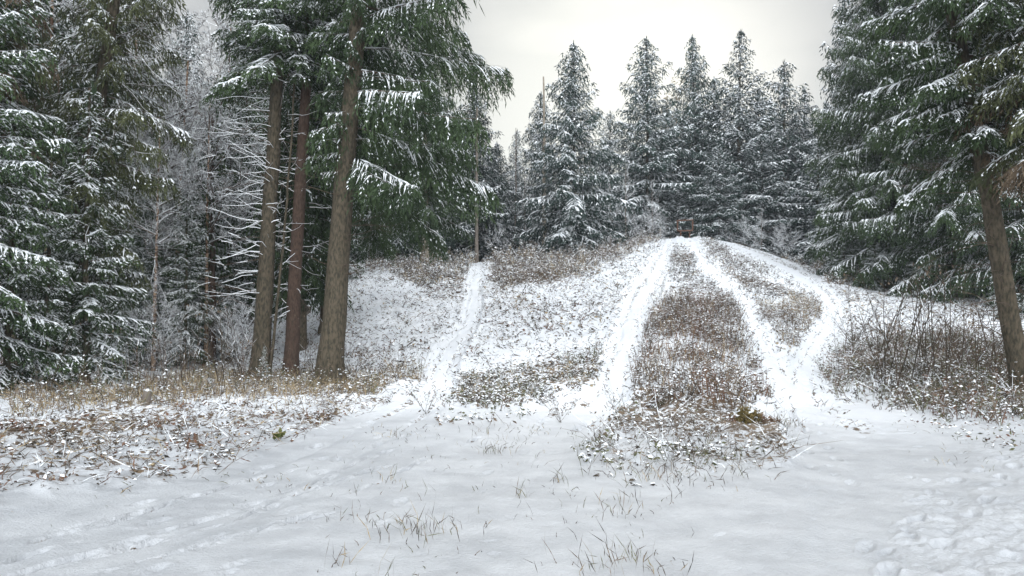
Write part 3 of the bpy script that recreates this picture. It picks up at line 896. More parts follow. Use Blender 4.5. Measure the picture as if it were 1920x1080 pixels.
def limb_mesh(seed, z0, z1, n, length, lean=(0, 0), az=None, snow=True, rise=0.1, r=0.014, sub=3, mats=None, rb=0.1, curl=0.35, gmax=1.0, down=0.0):
    """bare lower limbs, each arching out of the trunk, carrying a line of snow"""
    global rng
    keep = rng; rng = np.random.default_rng(seed)
    out = []
    def shoot(P, d, L, rr, nseg=6):
        pts = [P]; dd = d.copy(); cl = curl * rng.uniform(-0.2, 1.3)
        for i in range(nseg):
            dd = dd + np.array([0, 0, 1.0]) * cl * (0.22 if i > nseg * 0.4 else -0.12 - down) + rng.normal(0, 0.14, 3)
            dd /= np.linalg.norm(dd)
            pts.append(pts[-1] + dd * L / nseg)
        pts = np.array(pts)
        rad = np.linspace(rr, rr * 0.3, len(pts))
        g.tube(pts, rad, 0, 3, False)
        if snow and rng.random() < 0.8:
            a_, b_ = (0, len(pts)) if rng.random() < 0.5 else (int(rng.integers(0, 3)), int(rng.integers(4, len(pts) + 1)))
            g.tube(pts[a_:b_] + np.array([0, 0, 1.0]) * (rad[a_:b_, None] * 0.9 + 0.002), rad[a_:b_] * 0.9 + 0.002, 1, 3, False)
        return pts, dd
    for i in range(n):
        g = Geo()
        z = rng.uniform(z0, z1)
        a = rng.uniform(0, 6.283) if az is None else rng.normal(az[0], az[1])
        L = length * rng.uniform(0.4, 1.15)
        d = np.array([math.cos(a), math.sin(a), rise + rng.normal(0, 0.28)])
        d /= np.linalg.norm(d)
        P = np.array([lean[0] * z, lean[1] * z, z]) + np.array([math.cos(a), math.sin(a), 0]) * rb * 0.5
        pts, dd = shoot(P, d, L, r * rng.uniform(0.7, 1.2))
        for j in range(rng.integers(0, sub + 1)):
            k = rng.integers(2, 6)
            a2 = a + rng.choice([-1, 1]) * rng.uniform(0.4, 1.0)
            d2 = np.array([math.cos(a2), math.sin(a2), rng.normal(0.05, 0.25)])
            shoot(pts[k], d2 / np.linalg.norm(d2), L * rng.uniform(0.2, 0.45), r * 0.55, 4)
        out.append(g.mesh('limb', mats or [M_TWIG, M_SNOWC]))
    rng = keep
    return out

def broadleaf_mesh(seed, H, spread, r=0.05, levels=4, snow=0.9, mats=None, start=0.3, nb=14, twig=0.004, leaves=0):
    """leafless crown: forking limbs down to fine rime covered twigs"""
    global rng
    keep = rng; rng = np.random.default_rng(seed)
    g = Geo(); K = []
    def grow(P, d, L, rr, lev):
        nseg = 4
        pts = [P]; dd = d.copy()
        for i in range(nseg):
            dd = dd + rng.normal(0, 0.13, 3) + np.array([0, 0, 0.05])
            dd /= np.linalg.norm(dd)
            pts.append(pts[-1] + dd * L / nseg)
        pts = np.array(pts)
        rad = np.linspace(rr, max(rr * 0.55, twig), nseg + 1)
        if lev <= 1:
            K.append((pts[0], pts[2] - pts[0], rr)); K.append((pts[2], pts[4] - pts[2], rr * 0.7))
        else:
            g.tube(pts, rad, 0, 3, False)
            if snow > 0:
                g.tube(pts + np.array([0, 0, 1.0]) * (rad[:, None] * 0.8 + 0.003), rad * 0.8 + 0.002, 1, 3, False)
        if lev > 0:
            for j in range(rng.integers(3, 6) if lev > 1 else rng.integers(3, 7)):
                k = rng.integers(1, nseg + 1)
                ax = rng.normal(0, 1, 3); d2 = dd + ax * 0.62
                d2[2] += 0.02
                grow(pts[k], d2 / np.linalg.norm(d2), L * rng.uniform(0.4, 0.7), rad[k] * 0.6, lev - 1)
    for i in range(nb):
        t = i / nb
        z = H * (start + (0.97 - start) * t)
        a = rng.uniform(0, 6.283); e = 0.35 + 0.9 * t
        d = np.array([math.cos(a), math.sin(a), e]); d /= np.linalg.norm(d)
        grow(np.array([0, 0, z]), d, spread * (1 - 0.65 * t) * rng.uniform(0.7, 1.1), r * (1 - 0.6 * t), levels - 1)
    A = np.array([k[0] for k in K]); D = np.array([k[1] for k in K]); W = np.array([k[2] for k in K])
    W = np.maximum(W * 2, twig * 2)
    Ls = np.linalg.norm(D, axis=1) * 1.1
    g.kites(A, D, Ls, W, 0, N=rng.normal(size=A.shape), mid=0.3)
    sn = rng.random(len(A)) < snow
    g.kites(A[sn] + [0, 0, 0.008], D[sn], Ls[sn], W[sn] * 1.8, 1, mid=0.3)
    if leaves:
        pick = rng.random(len(A)) < leaves
        g.kites(A[pick] + D[pick], rng.normal(0, 1, (pick.sum(), 3)), 0.10, 0.07, 2)
    me = g.mesh('crown', mats or [M_TWIG, M_SNOWC, M_YEL])
    rng = keep
    return me

def tree(name, loc, rz, label, group=None, cat='tree', scale=1.0, **parts):
    """parts: part name -> mesh"""
    root = empty(name, loc, rz)
    root.scale = (scale, scale, scale) if np.isscalar(scale) else scale
    tag(root, label, cat, group)
    for k, me in parts.items():
        for m_ in (me if isinstance(me, list) else [me]):
            link(k.replace('limbs', 'limb'), m_, root)
    return root

def copy_tree(o, loc, rz, scale, label=None, group=None):
    c = o.copy(); COL.objects.link(c)
    c.location = loc; c.rotation_euler = (0, 0, rz)
    c.scale = (scale, scale, scale) if np.isscalar(scale) else scale
    if label: c['label'] = label
    if group: c['group'] = group
    for ch in o.children:
        d = ch.copy(); COL.objects.link(d); d.parent = c
    return c

_ones = ['', 'first', 'second', 'third', 'fourth', 'fifth', 'sixth', 'seventh', 'eighth', 'ninth', 'tenth', 'eleventh', 'twelfth', 'thirteenth', 'fourteenth', 'fifteenth', 'sixteenth', 'seventeenth', 'eighteenth', 'nineteenth']
_tens = {2: ('twentieth', 'twenty'), 3: ('thirtieth', 'thirty'), 4: ('fortieth', 'forty'), 5: ('fiftieth', 'fifty'), 6: ('sixtieth', 'sixty'), 7: ('seventieth', 'seventy'), 8: ('eightieth', 'eighty')}
def nth(n):
    if n < 20: return _ones[n]
    a, b = divmod(n, 10)
    return _tens[a][0] if b == 0 else _tens[a][1] + '-' + _ones[b]

LEFT_WOOD = 'trees of the left wood'
CREST = 'spruces along the crest'
RIGHT_WOOD = 'trees of the right wood'

# --- the three tall trunks on the left
def lean_to(px0, py0, px1, py1, D):
    """sideways lean (m per m) of a trunk standing at distance D"""
    X0 = (px0 - 960) / F * D; Z0 = CAMZ + (600 - py0) / F * D
    X1 = (px1 - 960) / F * D; Z1 = CAMZ + (600 - py1) / F * D
    return (X1 - X0) / (Z1 - Z0)

ln = (lean_to(488, 710, 522, 150, 20), 0)
tree('spruce', at(488, 20.0), 0, 'tall spruce with grey green bark and snowy dead limbs, leftmost of the three big trunks', LEFT_WOOD,
     trunk=trunk_mesh(1, 20, 0.25, 0.05, M_BARK, ln, 0.45, curve=-0.10), crown=spruce_crown(101, 20, 8.6, 2.5, 0.7, 0.8, 0.3, lean=ln, fine_top=11, full=0.8, az_gap=(0.0, 1.2, 0.6), botR=0.85),
     limbs=limb_mesh(1, 1.6, 8.8, 95, 1.7, ln, (math.pi - 0.1, 1.0), r=0.009, rise=0.15, rb=0.25, sub=3, curl=0.7))
ln2 = (lean_to(525, 480, 545, 150, 19.8), 0)
X, Y, Z = at(506, 19.8)
tree('spruce', (X, Y, Z), 0, 'thin pale stem growing between the two left trunks', LEFT_WOOD,
     trunk=trunk_mesh(2, 11, 0.042, 0.02, M_BARK, (0.055, 0), 0.2, sides=7, curve=0.12), limbs=limb_mesh(2, 2.2, 9, 26, 0.9, (0.055, 0), r=0.011, rb=0.05, curl=0.8))
ln = (lean_to(547, 706, 568, 160, 20.5), 0)
tree('spruce', at(547, 20.5), 0, 'tall spruce with reddish brown trunk, middle one of the three big trunks', LEFT_WOOD,
     trunk=trunk_mesh(3, 21, 0.205, 0.05, M_BARK_R, ln, 0.35), crown=spruce_crown(103, 21, 8.6, 2.7, 0.7, 0.75, 0.35, lean=ln, fine_top=11, full=0.8),
     limbs=limb_mesh(3, 1.8, 8.0, 55, 1.3, ln, (math.pi - 0.3, 1.5), r=0.011, rise=0.05, rb=0.2, curl=0.6))
ln = (lean_to(620, 702, 664, 100, 19.0), 0)
tree('spruce', at(620, 19.0), 0, 'thickest spruce trunk with long drooping green limbs reaching right over the slope', LEFT_WOOD,
     trunk=trunk_mesh(4, 22, 0.32, 0.06, M_BARK, ln, 0.5, sides=16), crown=spruce_crown(104, 22, 5.5, 4.5, 0.66, 0.55, 0.95, e_low=-6, lean=ln, fine_top=10.5, full=0.62, az_gap=(math.pi + 0.4, 1.75, 0.30), botR=0.72),
     limbs=limb_mesh(4, 2.2, 5.8, 26, 1.5, ln, (0.2, 1.2), r=0.012, rise=0.0, rb=0.3, snow=False, curl=0.3))
# dark spruces directly behind the trunks
tree('spruce', at(566, 25.0), 1.0, 'dark dense spruce seen between the big trunks, hardly any snow', LEFT_WOOD,
     trunk=trunk_mesh(5, 17, 0.17), crown=spruce_crown(105, 17, 2.2, 1.9, 1.15, 0.12, 0.8, full=1.1, fine_top=12))
tree('spruce', at(795, 37.0), 0, 'dark green spruce with hanging twigs and short bare trunk left of the narrow track', LEFT_WOOD,
     trunk=trunk_mesh(6, 12.5, 0.22, 0.04, M_PALE), crown=spruce_crown(106, 12.5, 2.3, 3.2, 1.1, 0.4, 0.8, full=0.85, botR=0.9, e_low=-6))

# --- left edge of the wood
ln = (lean_to(130, 560, 195, 100, 19), 0)
hang_me = spruce_crown(107, 21, 2.4, 2.3, 0.75, 0.75, 0.7, needle=M_NEEDLE_W, fine_top=11, full=0.6, lean=ln)
tree('spruce', at(110, 19), 0, 'leaning dark trunk with curtains of hanging olive twigs near the left edge', LEFT_WOOD,
     trunk=trunk_mesh(7, 21, 0.22, 0.05, M_BARK, ln), crown=hang_me, limbs=limb_mesh(7, 2, 9, 40, 2.4, ln, r=0.012, rise=0.05, rb=0.2))
fan_me = spruce_crown(108, 15, 0.9, 2.6, 0.75, 0.9, 0.15, fine_top=10, full=0.8)
fan_tr = trunk_mesh(8, 15, 0.17)
tree('spruce', at(-70, 15.6), 0, 'green spruce with snowy paw shaped branches cut by the left edge of the view', LEFT_WOOD, trunk=fan_tr, crown=fan_me)
tree('spruce', at(-75, 16.5), 0, 'tall spruce with brown withered twigs in the top left corner', LEFT_WOOD,
     trunk=trunk_mesh(9, 20, 0.2), crown=spruce_crown(109, 20, 5.5, 1.9, 0.7, 0.4, 0.9, needle=M_NEEDLE_W, fine_top=11, dead=0.5, full=0.8))
small_me = spruce_crown(110, 7.2, 0.5, 1.7, 0.75, 0.95, 0.1, full=0.8)
small_tr = trunk_mesh(10, 7.2, 0.09)
tree('young_spruce', at(165, 18.0), 0, 'young spruce with bright snowy sprays in front of the leaning trunk', LEFT_WOOD, trunk=small_tr, crown=small_me)
tree('young_spruce', at(15, 16.2), 4.0, 'young snowy spruce hiding the trunks at the very left edge', LEFT_WOOD, scale=0.85, trunk=small_tr, crown=small_me)
s0 = tree('young_spruce', at(85, 17.0), 2.0, 'young snowy spruce left of the leaning trunk', LEFT_WOOD, scale=0.72, trunk=small_tr, crown=small_me)

# --- far prototypes
far = []
spec = [(201, 17, 1.6, 4.7, .7, .2), (202, 16, 1.2, 4.3, .78, .12), (203, 18, 2.2, 4.5, .65, .4), (204, 15, 0.7, 4.6, .7, .3), (205, 17, 1.0, 5.2, .8, .1), (206, 16, 2.4, 3.9, .7, .25)]
for (sd0, H, cb, Rm, snw, hg) in spec:
    far.append((spruce_crown(sd0, H, cb, Rm, 1.75, snw, hg, needle=M_NEEDLE_F, full=(0.95, 0.8, 0.9, 1.0, 0.75, 0.85)[sd0 - 201], botR=0.8, tp=(0.74, 0.66, 0.82, 0.7, 0.86, 0.6)[sd0 - 201]), trunk_mesh(sd0, H, 0.17), H))

def top_scale(px, D, row, H):
    X, Yd, Z = at(px, D)
    return (CAMZ + (600 - row) / F * D - Z) / H

def far_tree(i, px, D, row, rz, label, group, wide=1.0):
    cr, tr, H = far[i]
    s = top_scale(px, D, row, H)
    k = wide * (0.62 + 0.45 * s) / 1.0
    o = tree('spruce', at(px, D), rz, label, group, scale=(k * (1 + .12 * math.sin(px)), k * (1 - .12 * math.sin(px)), s), trunk=tr, crown=cr)
    o.rotation_euler[1] = .025 * math.sin(px * 3.7)
    return o

far_tree(3, 1075, 43.5, 73, 0.5, 'free standing pointed spruce between the two sled tracks on the crest', CREST, .80)
far_tree(0, 1216, 56, 62, 1.5, 'tall pointed spruce left of the wooden frame', CREST, 1.0)
far_tree(2, 1313, 58, 58, 2.5, 'narrow tipped spruce directly behind the wooden frame', CREST, 0.95)
far_tree(1, 1250, 63, 190, 0.8, 'dim spruce right behind the tall one left of the frame', CREST, 1.1)
far_tree(0, 1352, 64, 140, 2.8, 'spruce filling the space between the two tallest crest spruces', CREST, 1.15)
far_tree(3, 1430, 65, 160, 1.8, 'spruce behind and just right of the tallest crest spruce', CREST, 1.25)
far_tree(0, 1500, 60, 215, 3.8, 'full spruce under the dark tip beside the huge spruces', CREST, 1.25)
far_tree(4, 1388, 56, 50, 0.2, 'tallest spruce right of the wooden frame', CREST, 1.1)
far_tree(5, 1470, 59, 108, 3.5, 'spruce with a broad tip above the end of the crest track', CREST, 1.1)
far_tree(4, 1516, 63, 158, 4.5, 'dark spruce tip just left of the big right hand spruces', CREST, 0.9)
far_tree(1, 1140, 63, 208, 5.5, 'lower grey spruce behind the gap in the skyline', CREST, 0.85)
far_tree(3, 1010, 52, 172, 2.2, 'slim spruce standing by the pale bare trunk', CREST, 0.62)
far_tree(1, 965, 60, 240, 0.8, 'small slim spruce tip beside the dead pole', CREST, 0.6)
far_tree(2, 897, 47, 140, 2.9, 'spruce with bare lower trunk at the top of the narrow left track', CREST, 0.95)
far_tree(3, 1268, 55, 335, 1.9, 'short bluish spruce left behind the wooden frame', CREST, 0.6)
far_tree(0, 1430, 55, 235, 1.0, 'mid height spruce filling the gap right of the tallest one', CREST, 1.0)
far_tree(3, 1350, 53, 270, 4.2, 'bushy lower spruce beside the wooden frame', CREST, 0.85)
far_tree(5, 1535, 52, 255, 3.0, 'spruce in shade behind the bend of the right track', CREST, 0.9)
far_tree(3, 935, 54, 265, 0.3, 'spruce right behind the narrow track head', CREST, 0.75)
# pale bare trunks
tree('dead_tree', at(1019, 47), 0, 'pale bare trunk left of the free standing spruce', CREST, trunk=trunk_mesh(31, 12, 0.17, 0.05, M_PALE, sides=7), limbs=limb_mesh(31, 2, 9.3, 60, 0.9, r=0.014, rb=0.05))
tree('dead_tree', at(966, 48), 0, 'thin dead pole rising above the small spruces', CREST, trunk=trunk_mesh(32, 9.2, 0.07, 0.02, M_GREYW, sides=6), limbs=limb_mesh(32, 3, 9, 50, 0.6, r=0.012, rb=0.03))
tree('dead_tree', at(893, 42.3), 0, 'straight grey trunk at the head of the narrow left track', CREST, trunk=trunk_mesh(33, 9.0, 0.12, 0.06, M_GREYW, sides=7), limbs=limb_mesh(33, 3, 8, 20, 0.8, r=0.012))
# rimed leafless trees
bare = [broadleaf_mesh(41, 11, 2.6, 0.045, 5, 1.0, start=0.42, nb=15, twig=0.0065), broadleaf_mesh(42, 8, 2.0, 0.035, 4, 0.9, start=0.15, nb=14)]
bare_y = broadleaf_mesh(43, 13, 2.6, 0.05, 4, 0.4, start=0.35, nb=18, leaves=0.5)
btr = trunk_mesh(41, 11, 0.09, 0.02, M_BIRCH, sides=8)
btr2 = trunk_mesh(42, 8, 0.06, 0.015, M_GREYW, sides=7)
tree('bare_tree', at(1273, 60), 0, 'thin yellowish leafless tree between two tall crest spruces', CREST, scale=1.12, trunk=btr, crown=bare_y)
for (px, D, s, lab) in [(1175, 52, 0.8, 'rimed bare tree at the left foot of the tall pointed spruce'), (1225, 51, 0.55, 'small brown leafless tree left of the wooden frame'), (1190, 60, 1.05, 'grey leafless tree in the gap of the skyline'),
                        (1145, 50, 0.7, 'rimed bare tree right of the free standing spruce'), (1430, 47.5, 0.35, 'snowy bare bush on the crest right of the wooden frame'), (985, 50, 0.8, 'thin bare tree between the dead pole and pale trunk')]:
    tree('bare_tree', at(px, D), px * 0.1, lab, CREST, scale=s, trunk=btr2, crown=bare[1])
tree('bare_tree', at(325, 27), 0.5, 'slender birch with orange brown bark and rimed white twigs', LEFT_WOOD, scale=1.0, trunk=trunk_mesh(45, 11, 0.10, 0.03, M_BIRCH, (0.04, 0), sides=8), crown=bare[0])
tree('bare_tree', at(425, 36), 2.5, 'frosty leafless tree against the sky left of the big trunks', LEFT_WOOD, scale=1.45, trunk=btr, crown=bare[0])
tree('bare_tree', at(290, 23.0), 5.3, 'rime white bare tree just left of the birch', LEFT_WOOD, scale=0.72, trunk=btr, crown=bare[0])
tree('bare_tree', at(385, 24.5), 3.3, 'rime white bare tree between the birch and the big trunks', LEFT_WOOD, scale=0.8, trunk=btr, crown=bare[0])
tree('bare_tree', at(240, 26), 4.0, 'rime white bare tree behind the hanging spruce', LEFT_WOOD, scale=1.25, trunk=btr, crown=bare[0])
tree('bare_tree', at(90, 24), 1.2, 'rimed bare tree arching above the left edge spruces', LEFT_WOOD, scale=1.3, trunk=btr, crown=bare[0])

# --- the depth of the left wood
far_tree(1, 343, 42, 15, 0.9, 'pale snowy spruce whose tip shows in the gap of sky on the left', LEFT_WOOD, 0.9)
mid = [(spruce_crown(301, 15, 1.2, 2.6, 1.1, 1.1, .1, full=.85), trunk_mesh(301, 15, .15), 15), (spruce_crown(302, 17, 3.0, 2.6, 1.15, .8, .35, full=.85), trunk_mesh(302, 17, .18, bark=M_BARK_R), 17)]
def mid_tree(i, px, D, s, rz, label, group=LEFT_WOOD):
    cr, tr, H = mid[i]
    return tree('spruce', at(px, D), rz, label, group, scale=s, trunk=tr, crown=cr)
mid_tree(0, 255, 25, 0.62, .4, 'snow laden spruce left of the birch')
mid_tree(0, 385, 27, 0.58, 1.4, 'snowy spruce right of the birch')
mid_tree(1, 465, 33, .85, 2.4, 'snowy spruce behind the dead limbs of the left trunk')
mid_tree(1, 160, 27, 1.25, 3.4, 'tall spruce filling the space above the young ones')
mid_tree(1, 20, 24, 1.2, 4.4, 'tall spruce behind the left edge of the wood')
for (px, D, s_, i_, lab) in [(215, 23, .5, 0, 'low snow laden spruce left of the birch foot'), (290, 24.5, .52, 0, 'snow laden young spruce just left of the birch'), (350, 23.5, .45, 0, 'snow laden young spruce just right of the birch'), (430, 25.5, .5, 0, 'snow laden young spruce before the reddish trunk'), (455, 28, .62, 1, 'snowy spruce right behind the leftmost big trunk'), (320, 35, .95, 0, 'whitened spruce standing behind the birch crown'), (260, 30, .65, 1, 'whitened spruce behind the low snow laden one')]:
    mid_tree(i_, px, D, s_, px * .7, lab)
mid_tree(0, 610, 33, 0.95, 5.4, 'spruce glimpsed right of the middle trunk')
mid_tree(0, 690, 42, 0.8, 0.4, 'snowy spruce right of the thickest trunk on the slope')
mid_tree(1, 480, 36, 1.2, 0.9, 'spruce in deep shade left of the thickest trunk')
mid_tree(0, 150, 31, 1.0, 1.9, 'spruce between the leaning trunk and the edge')
mid_tree(1, 320, 31, 0.75, 1.1, 'low snowy spruce at the foot of the birch')
for (px, D, r_, H, b, lab) in [(400, 25, .14, 8.5, M_BARK_R, 'reddish trunk left of the dead snowy limbs'), (378, 28, .08, 8, M_BARK, 'thin dark trunk next to the reddish one'), (605, 26, .12, 15, M_BARK, 'grey trunk between the middle and the thickest trunk'), (35, 19.5, .17, 14, M_BARK, 'black looking trunk at the left edge'), (175, 24, .13, 13, M_BARK, 'dark trunk in the shade of the hanging spruce')]:
    tree('tree', at(px, D), px, lab, LEFT_WOOD, trunk=trunk_mesh(int(px), H, r_, .04, b, (0.02, 0)), limbs=limb_mesh(int(px) + 1, 1.5, 8, 40, 1.1, (0.02, 0), r=0.011, rb=r_), crown=spruce_crown(int(px) + 2, H, H * .45, 1.6, 1.6, .5, .5, full=.7))

# --- right wood
big = spruce_crown(401, 21, 0.7, 4.3, 0.95, 0.72, 0.75, needle=M_NEEDLE, full=0.8, fine_top=16, botR=0.7, tp=0.62, e_low=-8)
bigt = trunk_mesh(401, 21, 0.3)
tree('spruce', at(1672, 36), 0.3, 'huge spruce reaching the ground at the right edge of the clearing', RIGHT_WOOD, trunk=bigt, crown=big)
tree('spruce', at(1800, 33), 2.3, 'huge spruce with long snow dusted limbs behind the bare saplings', RIGHT_WOOD, scale=1.0, trunk=bigt, crown=big)
tree('spruce', at(1950, 30), 4.1, 'huge spruce behind the leaning right trunk', RIGHT_WOOD, scale=0.98, trunk=bigt, crown=big)
ln = (lean_to(1905, 700, 1850, 340, 14.5), 0)
tree('spruce', at(1920, 14.5), 0, 'near spruce trunk leaning left at the right edge', RIGHT_WOOD,
     trunk=trunk_mesh(51, 18, 0.19, 0.06, M_BARK, ln, 0.25, sides=14), crown=spruce_crown(151, 18, 4.9, 2.2, 0.58, 0.75, 0.5, lean=ln, fine_top=8, full=0.75, dead=0.03),
     limbs=limb_mesh(51, 0.9, 5.0, 70, 1.7, ln, r=0.008, rise=0.0, rb=0.2, snow=False, curl=0.15))
tree('spruce', at(2010, 13.0), 0, 'spruce with brown withered needles in the top right corner', RIGHT_WOOD,
     trunk=trunk_mesh(52, 15, 0.18), crown=spruce_crown(152, 15, 4.4, 2.0, 0.62, 0.6, 0.6, needle=M_NEEDLE_W, fine_top=8, dead=0.18, full=0.75))
mid_tree(0, 1600, 42, 0.9, .3, 'spruce tucked behind the left flank of the huge one', RIGHT_WOOD)
small2 = [(1585, 37, .55, 'small snowy spruce at the foot of the huge spruces'), (1640, 35, .42, 'little spruce with snow on its low limbs below the huge spruce'), (1720, 34, .5, 'little spruce between the two huge spruces'), (1880, 27, .4, 'young spruce left of the leaning right trunk')]
for (px, D, s, lab) in small2:
    tree('young_spruce', at(px, D), px * .3, lab, RIGHT_WOOD, scale=s, trunk=small_tr, crown=small_me)
tree('young_spruce', at(497, 18.6), .3, 'tiny snow clad spruce at the foot of the leftmost big trunk', LEFT_WOOD, scale=.13, trunk=small_tr, crown=small_me)

# --- the wood going on behind
rb = random.Random(3)
def backdrop(cols, d0, d1, n, rowf, label, group):
    for k in range(n):
        px = cols[0] + (cols[1] - cols[0]) * (k + rb.uniform(.1, .9)) / n
        D = rb.uniform(d0, d1)
        cr, tr, H = far[rb.randrange(6)]
        s = min(1.5, max(.5, top_scale(px, D, rowf(px) + rb.uniform(-30, 40), H)))
        tree('spruce', at(px, D), rb.uniform(0, 6.28), nth(k + 1) + ' ' + label, group, scale=(.85 * (.5 + .5 * s), .85 * (.5 + .5 * s), s), trunk=tr, crown=cr)
skyl = lambda px: np.interp(px, [850, 900, 960, 1050, 1100, 1150, 1250, 1500, 1560], [150, 280, 330, 330, 330, 300, 230, 260, 200])
backdrop((860, 1560), 64, 74, 20, skyl, 'distant spruce, counting rightward in the dim row behind the crest trees', 'dim spruces behind the crest')
backdrop((880, 1540), 78, 92, 16, lambda p: skyl(p) + 20, 'spruce counting rightward in the farthest dim row behind the crest', 'dim spruces behind the crest')
lf = lambda px: np.interp(px, [-300, 200, 260, 410, 450, 700, 800, 880], [-60, 0, 170, 170, 20, 40, 150, 220])
backdrop((-320, 870), 44, 56, 18, lf, 'snowy spruce, counting rightward in the middle depth of the left wood', 'spruces deep in the left wood')
backdrop((-500, 870), 60, 78, 22, lf, 'snowy spruce, counting rightward in the farthest depth of the left wood', 'spruces deep in the left wood')
backdrop((-300, 200), 28, 40, 4, lf, 'snowy spruce, counting rightward behind the leaning hanging spruce', 'spruces deep in the left wood')
backdrop((1580, 2400), 44, 60, 16, lambda p: -40, 'snowy spruce, counting rightward just behind the huge right hand spruces', 'spruces deep in the right wood')
backdrop((1560, 2500), 64, 80, 16, lambda p: 60, 'snowy spruce, counting rightward in the farthest depth of the right wood', 'spruces deep in the right wood')

# ------------------------------------------------------------------ saplings and bushes
def stem_mesh(seed, H, n, spread, snow=0.3, twigs=6, leaf=0.0, mat0=M_DARKST, r=0.009, lean=0.12, bushy=0.3):
    global rng
    keep = rng; rng = np.random.default_rng(seed)
    g = Geo()
    for i in range(n):
        a = rng.uniform(0, 6.28)
        h = H * rng.uniform(0.65, 1.05)
        d = np.array([math.cos(a) * spread, math.sin(a) * spread, 1.0]) + np.array([rng.normal(0, lean), rng.normal(0, lean), 0])
        d /= np.linalg.norm(d)
        pts = [np.array([rng.normal(0, .04), rng.normal(0, .04), -0.05])]
        for k in range(6):
            d = d + rng.normal(0, 0.05, 3); d /= np.linalg.norm(d)
            pts.append(pts[-1] + d * h / 6)
        pts = np.array(pts); rad = np.linspace(r, r * 0.35, 7)
        g.tube(pts, rad, 0, 4, False)
        for j in range(twigs):
            k = rng.integers(2, 7)
            P = pts[k]
            a2 = rng.uniform(0, 6.28)
            d2 = d + np.array([math.cos(a2), math.sin(a2), 0.1]) * rng.uniform(0.5, 1.1) * (1 + bushy); d2 /= np.linalg.norm(d2)
            L = h * rng.uniform(0.10, 0.26)
            Q = P + d2 * L * .5; T = Q + (d2 + rng.normal(0, .2, 3)) * L * .5
            g.tube(np.array([P, Q, T]), [r * .5, r * .4, r * .25], 0, 3, False)
            if rng.random() < snow:
                g.kites([P + [0, 0, .006]], [T - P], L, r * 1.6, 1, N=np.array([[0, 0, 1.0]]))
            if rng.random() < leaf:
                g.kites([T], [[rng.normal(0, .4), rng.normal(0, .4), -1]], .09, .045, 2)
                g.kites([Q], [[rng.normal(0, .4), rng.normal(0, .4), -1]], .08, .04, 2)
    me = g.mesh('stems', [mat0, M_SNOWC, M_BROWN])
    rng = keep
    return me
sap = [stem_mesh(500 + i, 2.5, 1, 0.05, twigs=7, leaf=0.25, r=0.014, snow=.15) for i in range(3)] + [stem_mesh(510 + i, 1.9, 2, 0.10, twigs=6, leaf=0.2, mat0=M_TWIG, r=0.011, snow=.15) for i in range(2)]
def saplings(spots, label, group, lo=0.7, hi=1.15):
    for i_, (px, D) in enumerate(sorted(spots)):
        o = link('sapling', sap[rb.randrange(5)])
        o.location = at(px, D)
        o.rotation_euler = (rb.gauss(0, .05), rb.gauss(-.07, .05), rb.uniform(0, 6.28))
        s = rb.uniform(lo, hi); o.scale = (s, s, s)
        tag(o, nth(i_ + 1) + ' ' + label, 'sapling', group)
saplings([(rb.uniform(1640, 1910), rb.uniform(15.5, 21)) for _ in range(62)] + [(rb.uniform(1920, 2150), rb.uniform(14, 21)) for _ in range(16)], 'thin bare sapling, counting rightward through the thicket beside the leaning trunk', 'bare saplings in the right hand thicket')
saplings([(rb.uniform(1560, 1660), rb.uniform(17, 24)) for _ in range(8)], 'thin bare stem, counting rightward from the far right track', 'stems beside the far right track', .4, .8)
saplings([(rb.uniform(270, 480), rb.uniform(15.5, 19)) for _ in range(34)], 'thin bare stem, counting rightward along the straw coloured grass', 'stems in the straw coloured grass', .45, .9)
saplings([(rb.uniform(560, 610), rb.uniform(19, 22)) for _ in range(12)], 'thin bare stem, counting rightward between the middle and thickest trunks', 'stems between the big trunks', .5, .8)
saplings([(rb.uniform(30, 270), rb.uniform(15, 19)) for _ in range(12)], 'thin bare stem, counting rightward before the young spruces', 'stems before the young spruces', .4, .8)
bush = [stem_mesh(520 + i, 1.5, 7, 0.75, twigs=9, leaf=lf_, snow=.35, bushy=.4) for i, lf_ in enumerate((0.0, 0.5, 0.2))]
for (px, D, k, s, lab) in [(1600, 22, 0, .95, 'dark leafless bush at the bend of the far right track'), (662, 19.5, 2, .85, 'leafless bush hard right of the thickest trunk'), (700, 18.6, 1, .8, 'bush with hanging dark leaves between the thickest trunk and the left track'), (745, 18.4, 0, .7, 'leafless bush nearest the left track above the straw'),
                           (650, 22, 1, .7, 'bush with hanging leaves on the slope behind the thickest trunk'), (1050, 11.8, 1, .35, 'small leafy weed bush left of the central weeds'), (800, 12.6, 1, .38, 'small leafy bush at the bend of the left track'), (1150, 14, 1, .3, 'small leafy stem bush under the middle track')]:
    o = link('bush', bush[k]); o.location = at(px, D); o.rotation_euler = (0, 0, px); o.scale = (s, s, s)
    tag(o, lab, 'bush')
# rimed thicket at the foot of the left wood
thick = [broadleaf_mesh(61 + i, 2.6, 1.3, .012, 4, .9, start=.1, nb=9, twig=.003) for i in range(2)]
def shrubs(spots, label, group, lo, hi):
    for i, (px, D) in enumerate(sorted(spots)):
        o = link('shrub', thick[i % 2]); o.location = at(px, D); o.rotation_euler = (0, 0, rb.uniform(0, 6)); s = rb.uniform(lo, hi); o.scale = (s, s, s)
        tag(o, nth(i + 1) + ' ' + label, 'shrub', group)
shrubs([(rb.uniform(190, 470) if i < 18 else rb.uniform(-60, 200), rb.uniform(20, 26)) for i in range(26)], 'rime covered shrub, counting rightward along the foot of the left wood', 'rimed shrubs below the left wood', .5, 1.0)
sp = []
for i in range(16):
    px = rb.choice([rb.uniform(1140, 1250), rb.uniform(1380, 1560), rb.uniform(900, 1060)])
    sp.append((px, float(np.interp(px, _px, T_DC)) + rb.uniform(0, 3)))
shrubs(sp, 'grey brown shrub, counting rightward in the dry growth on the crest', 'leafless shrubs on the crest', .5, .9)

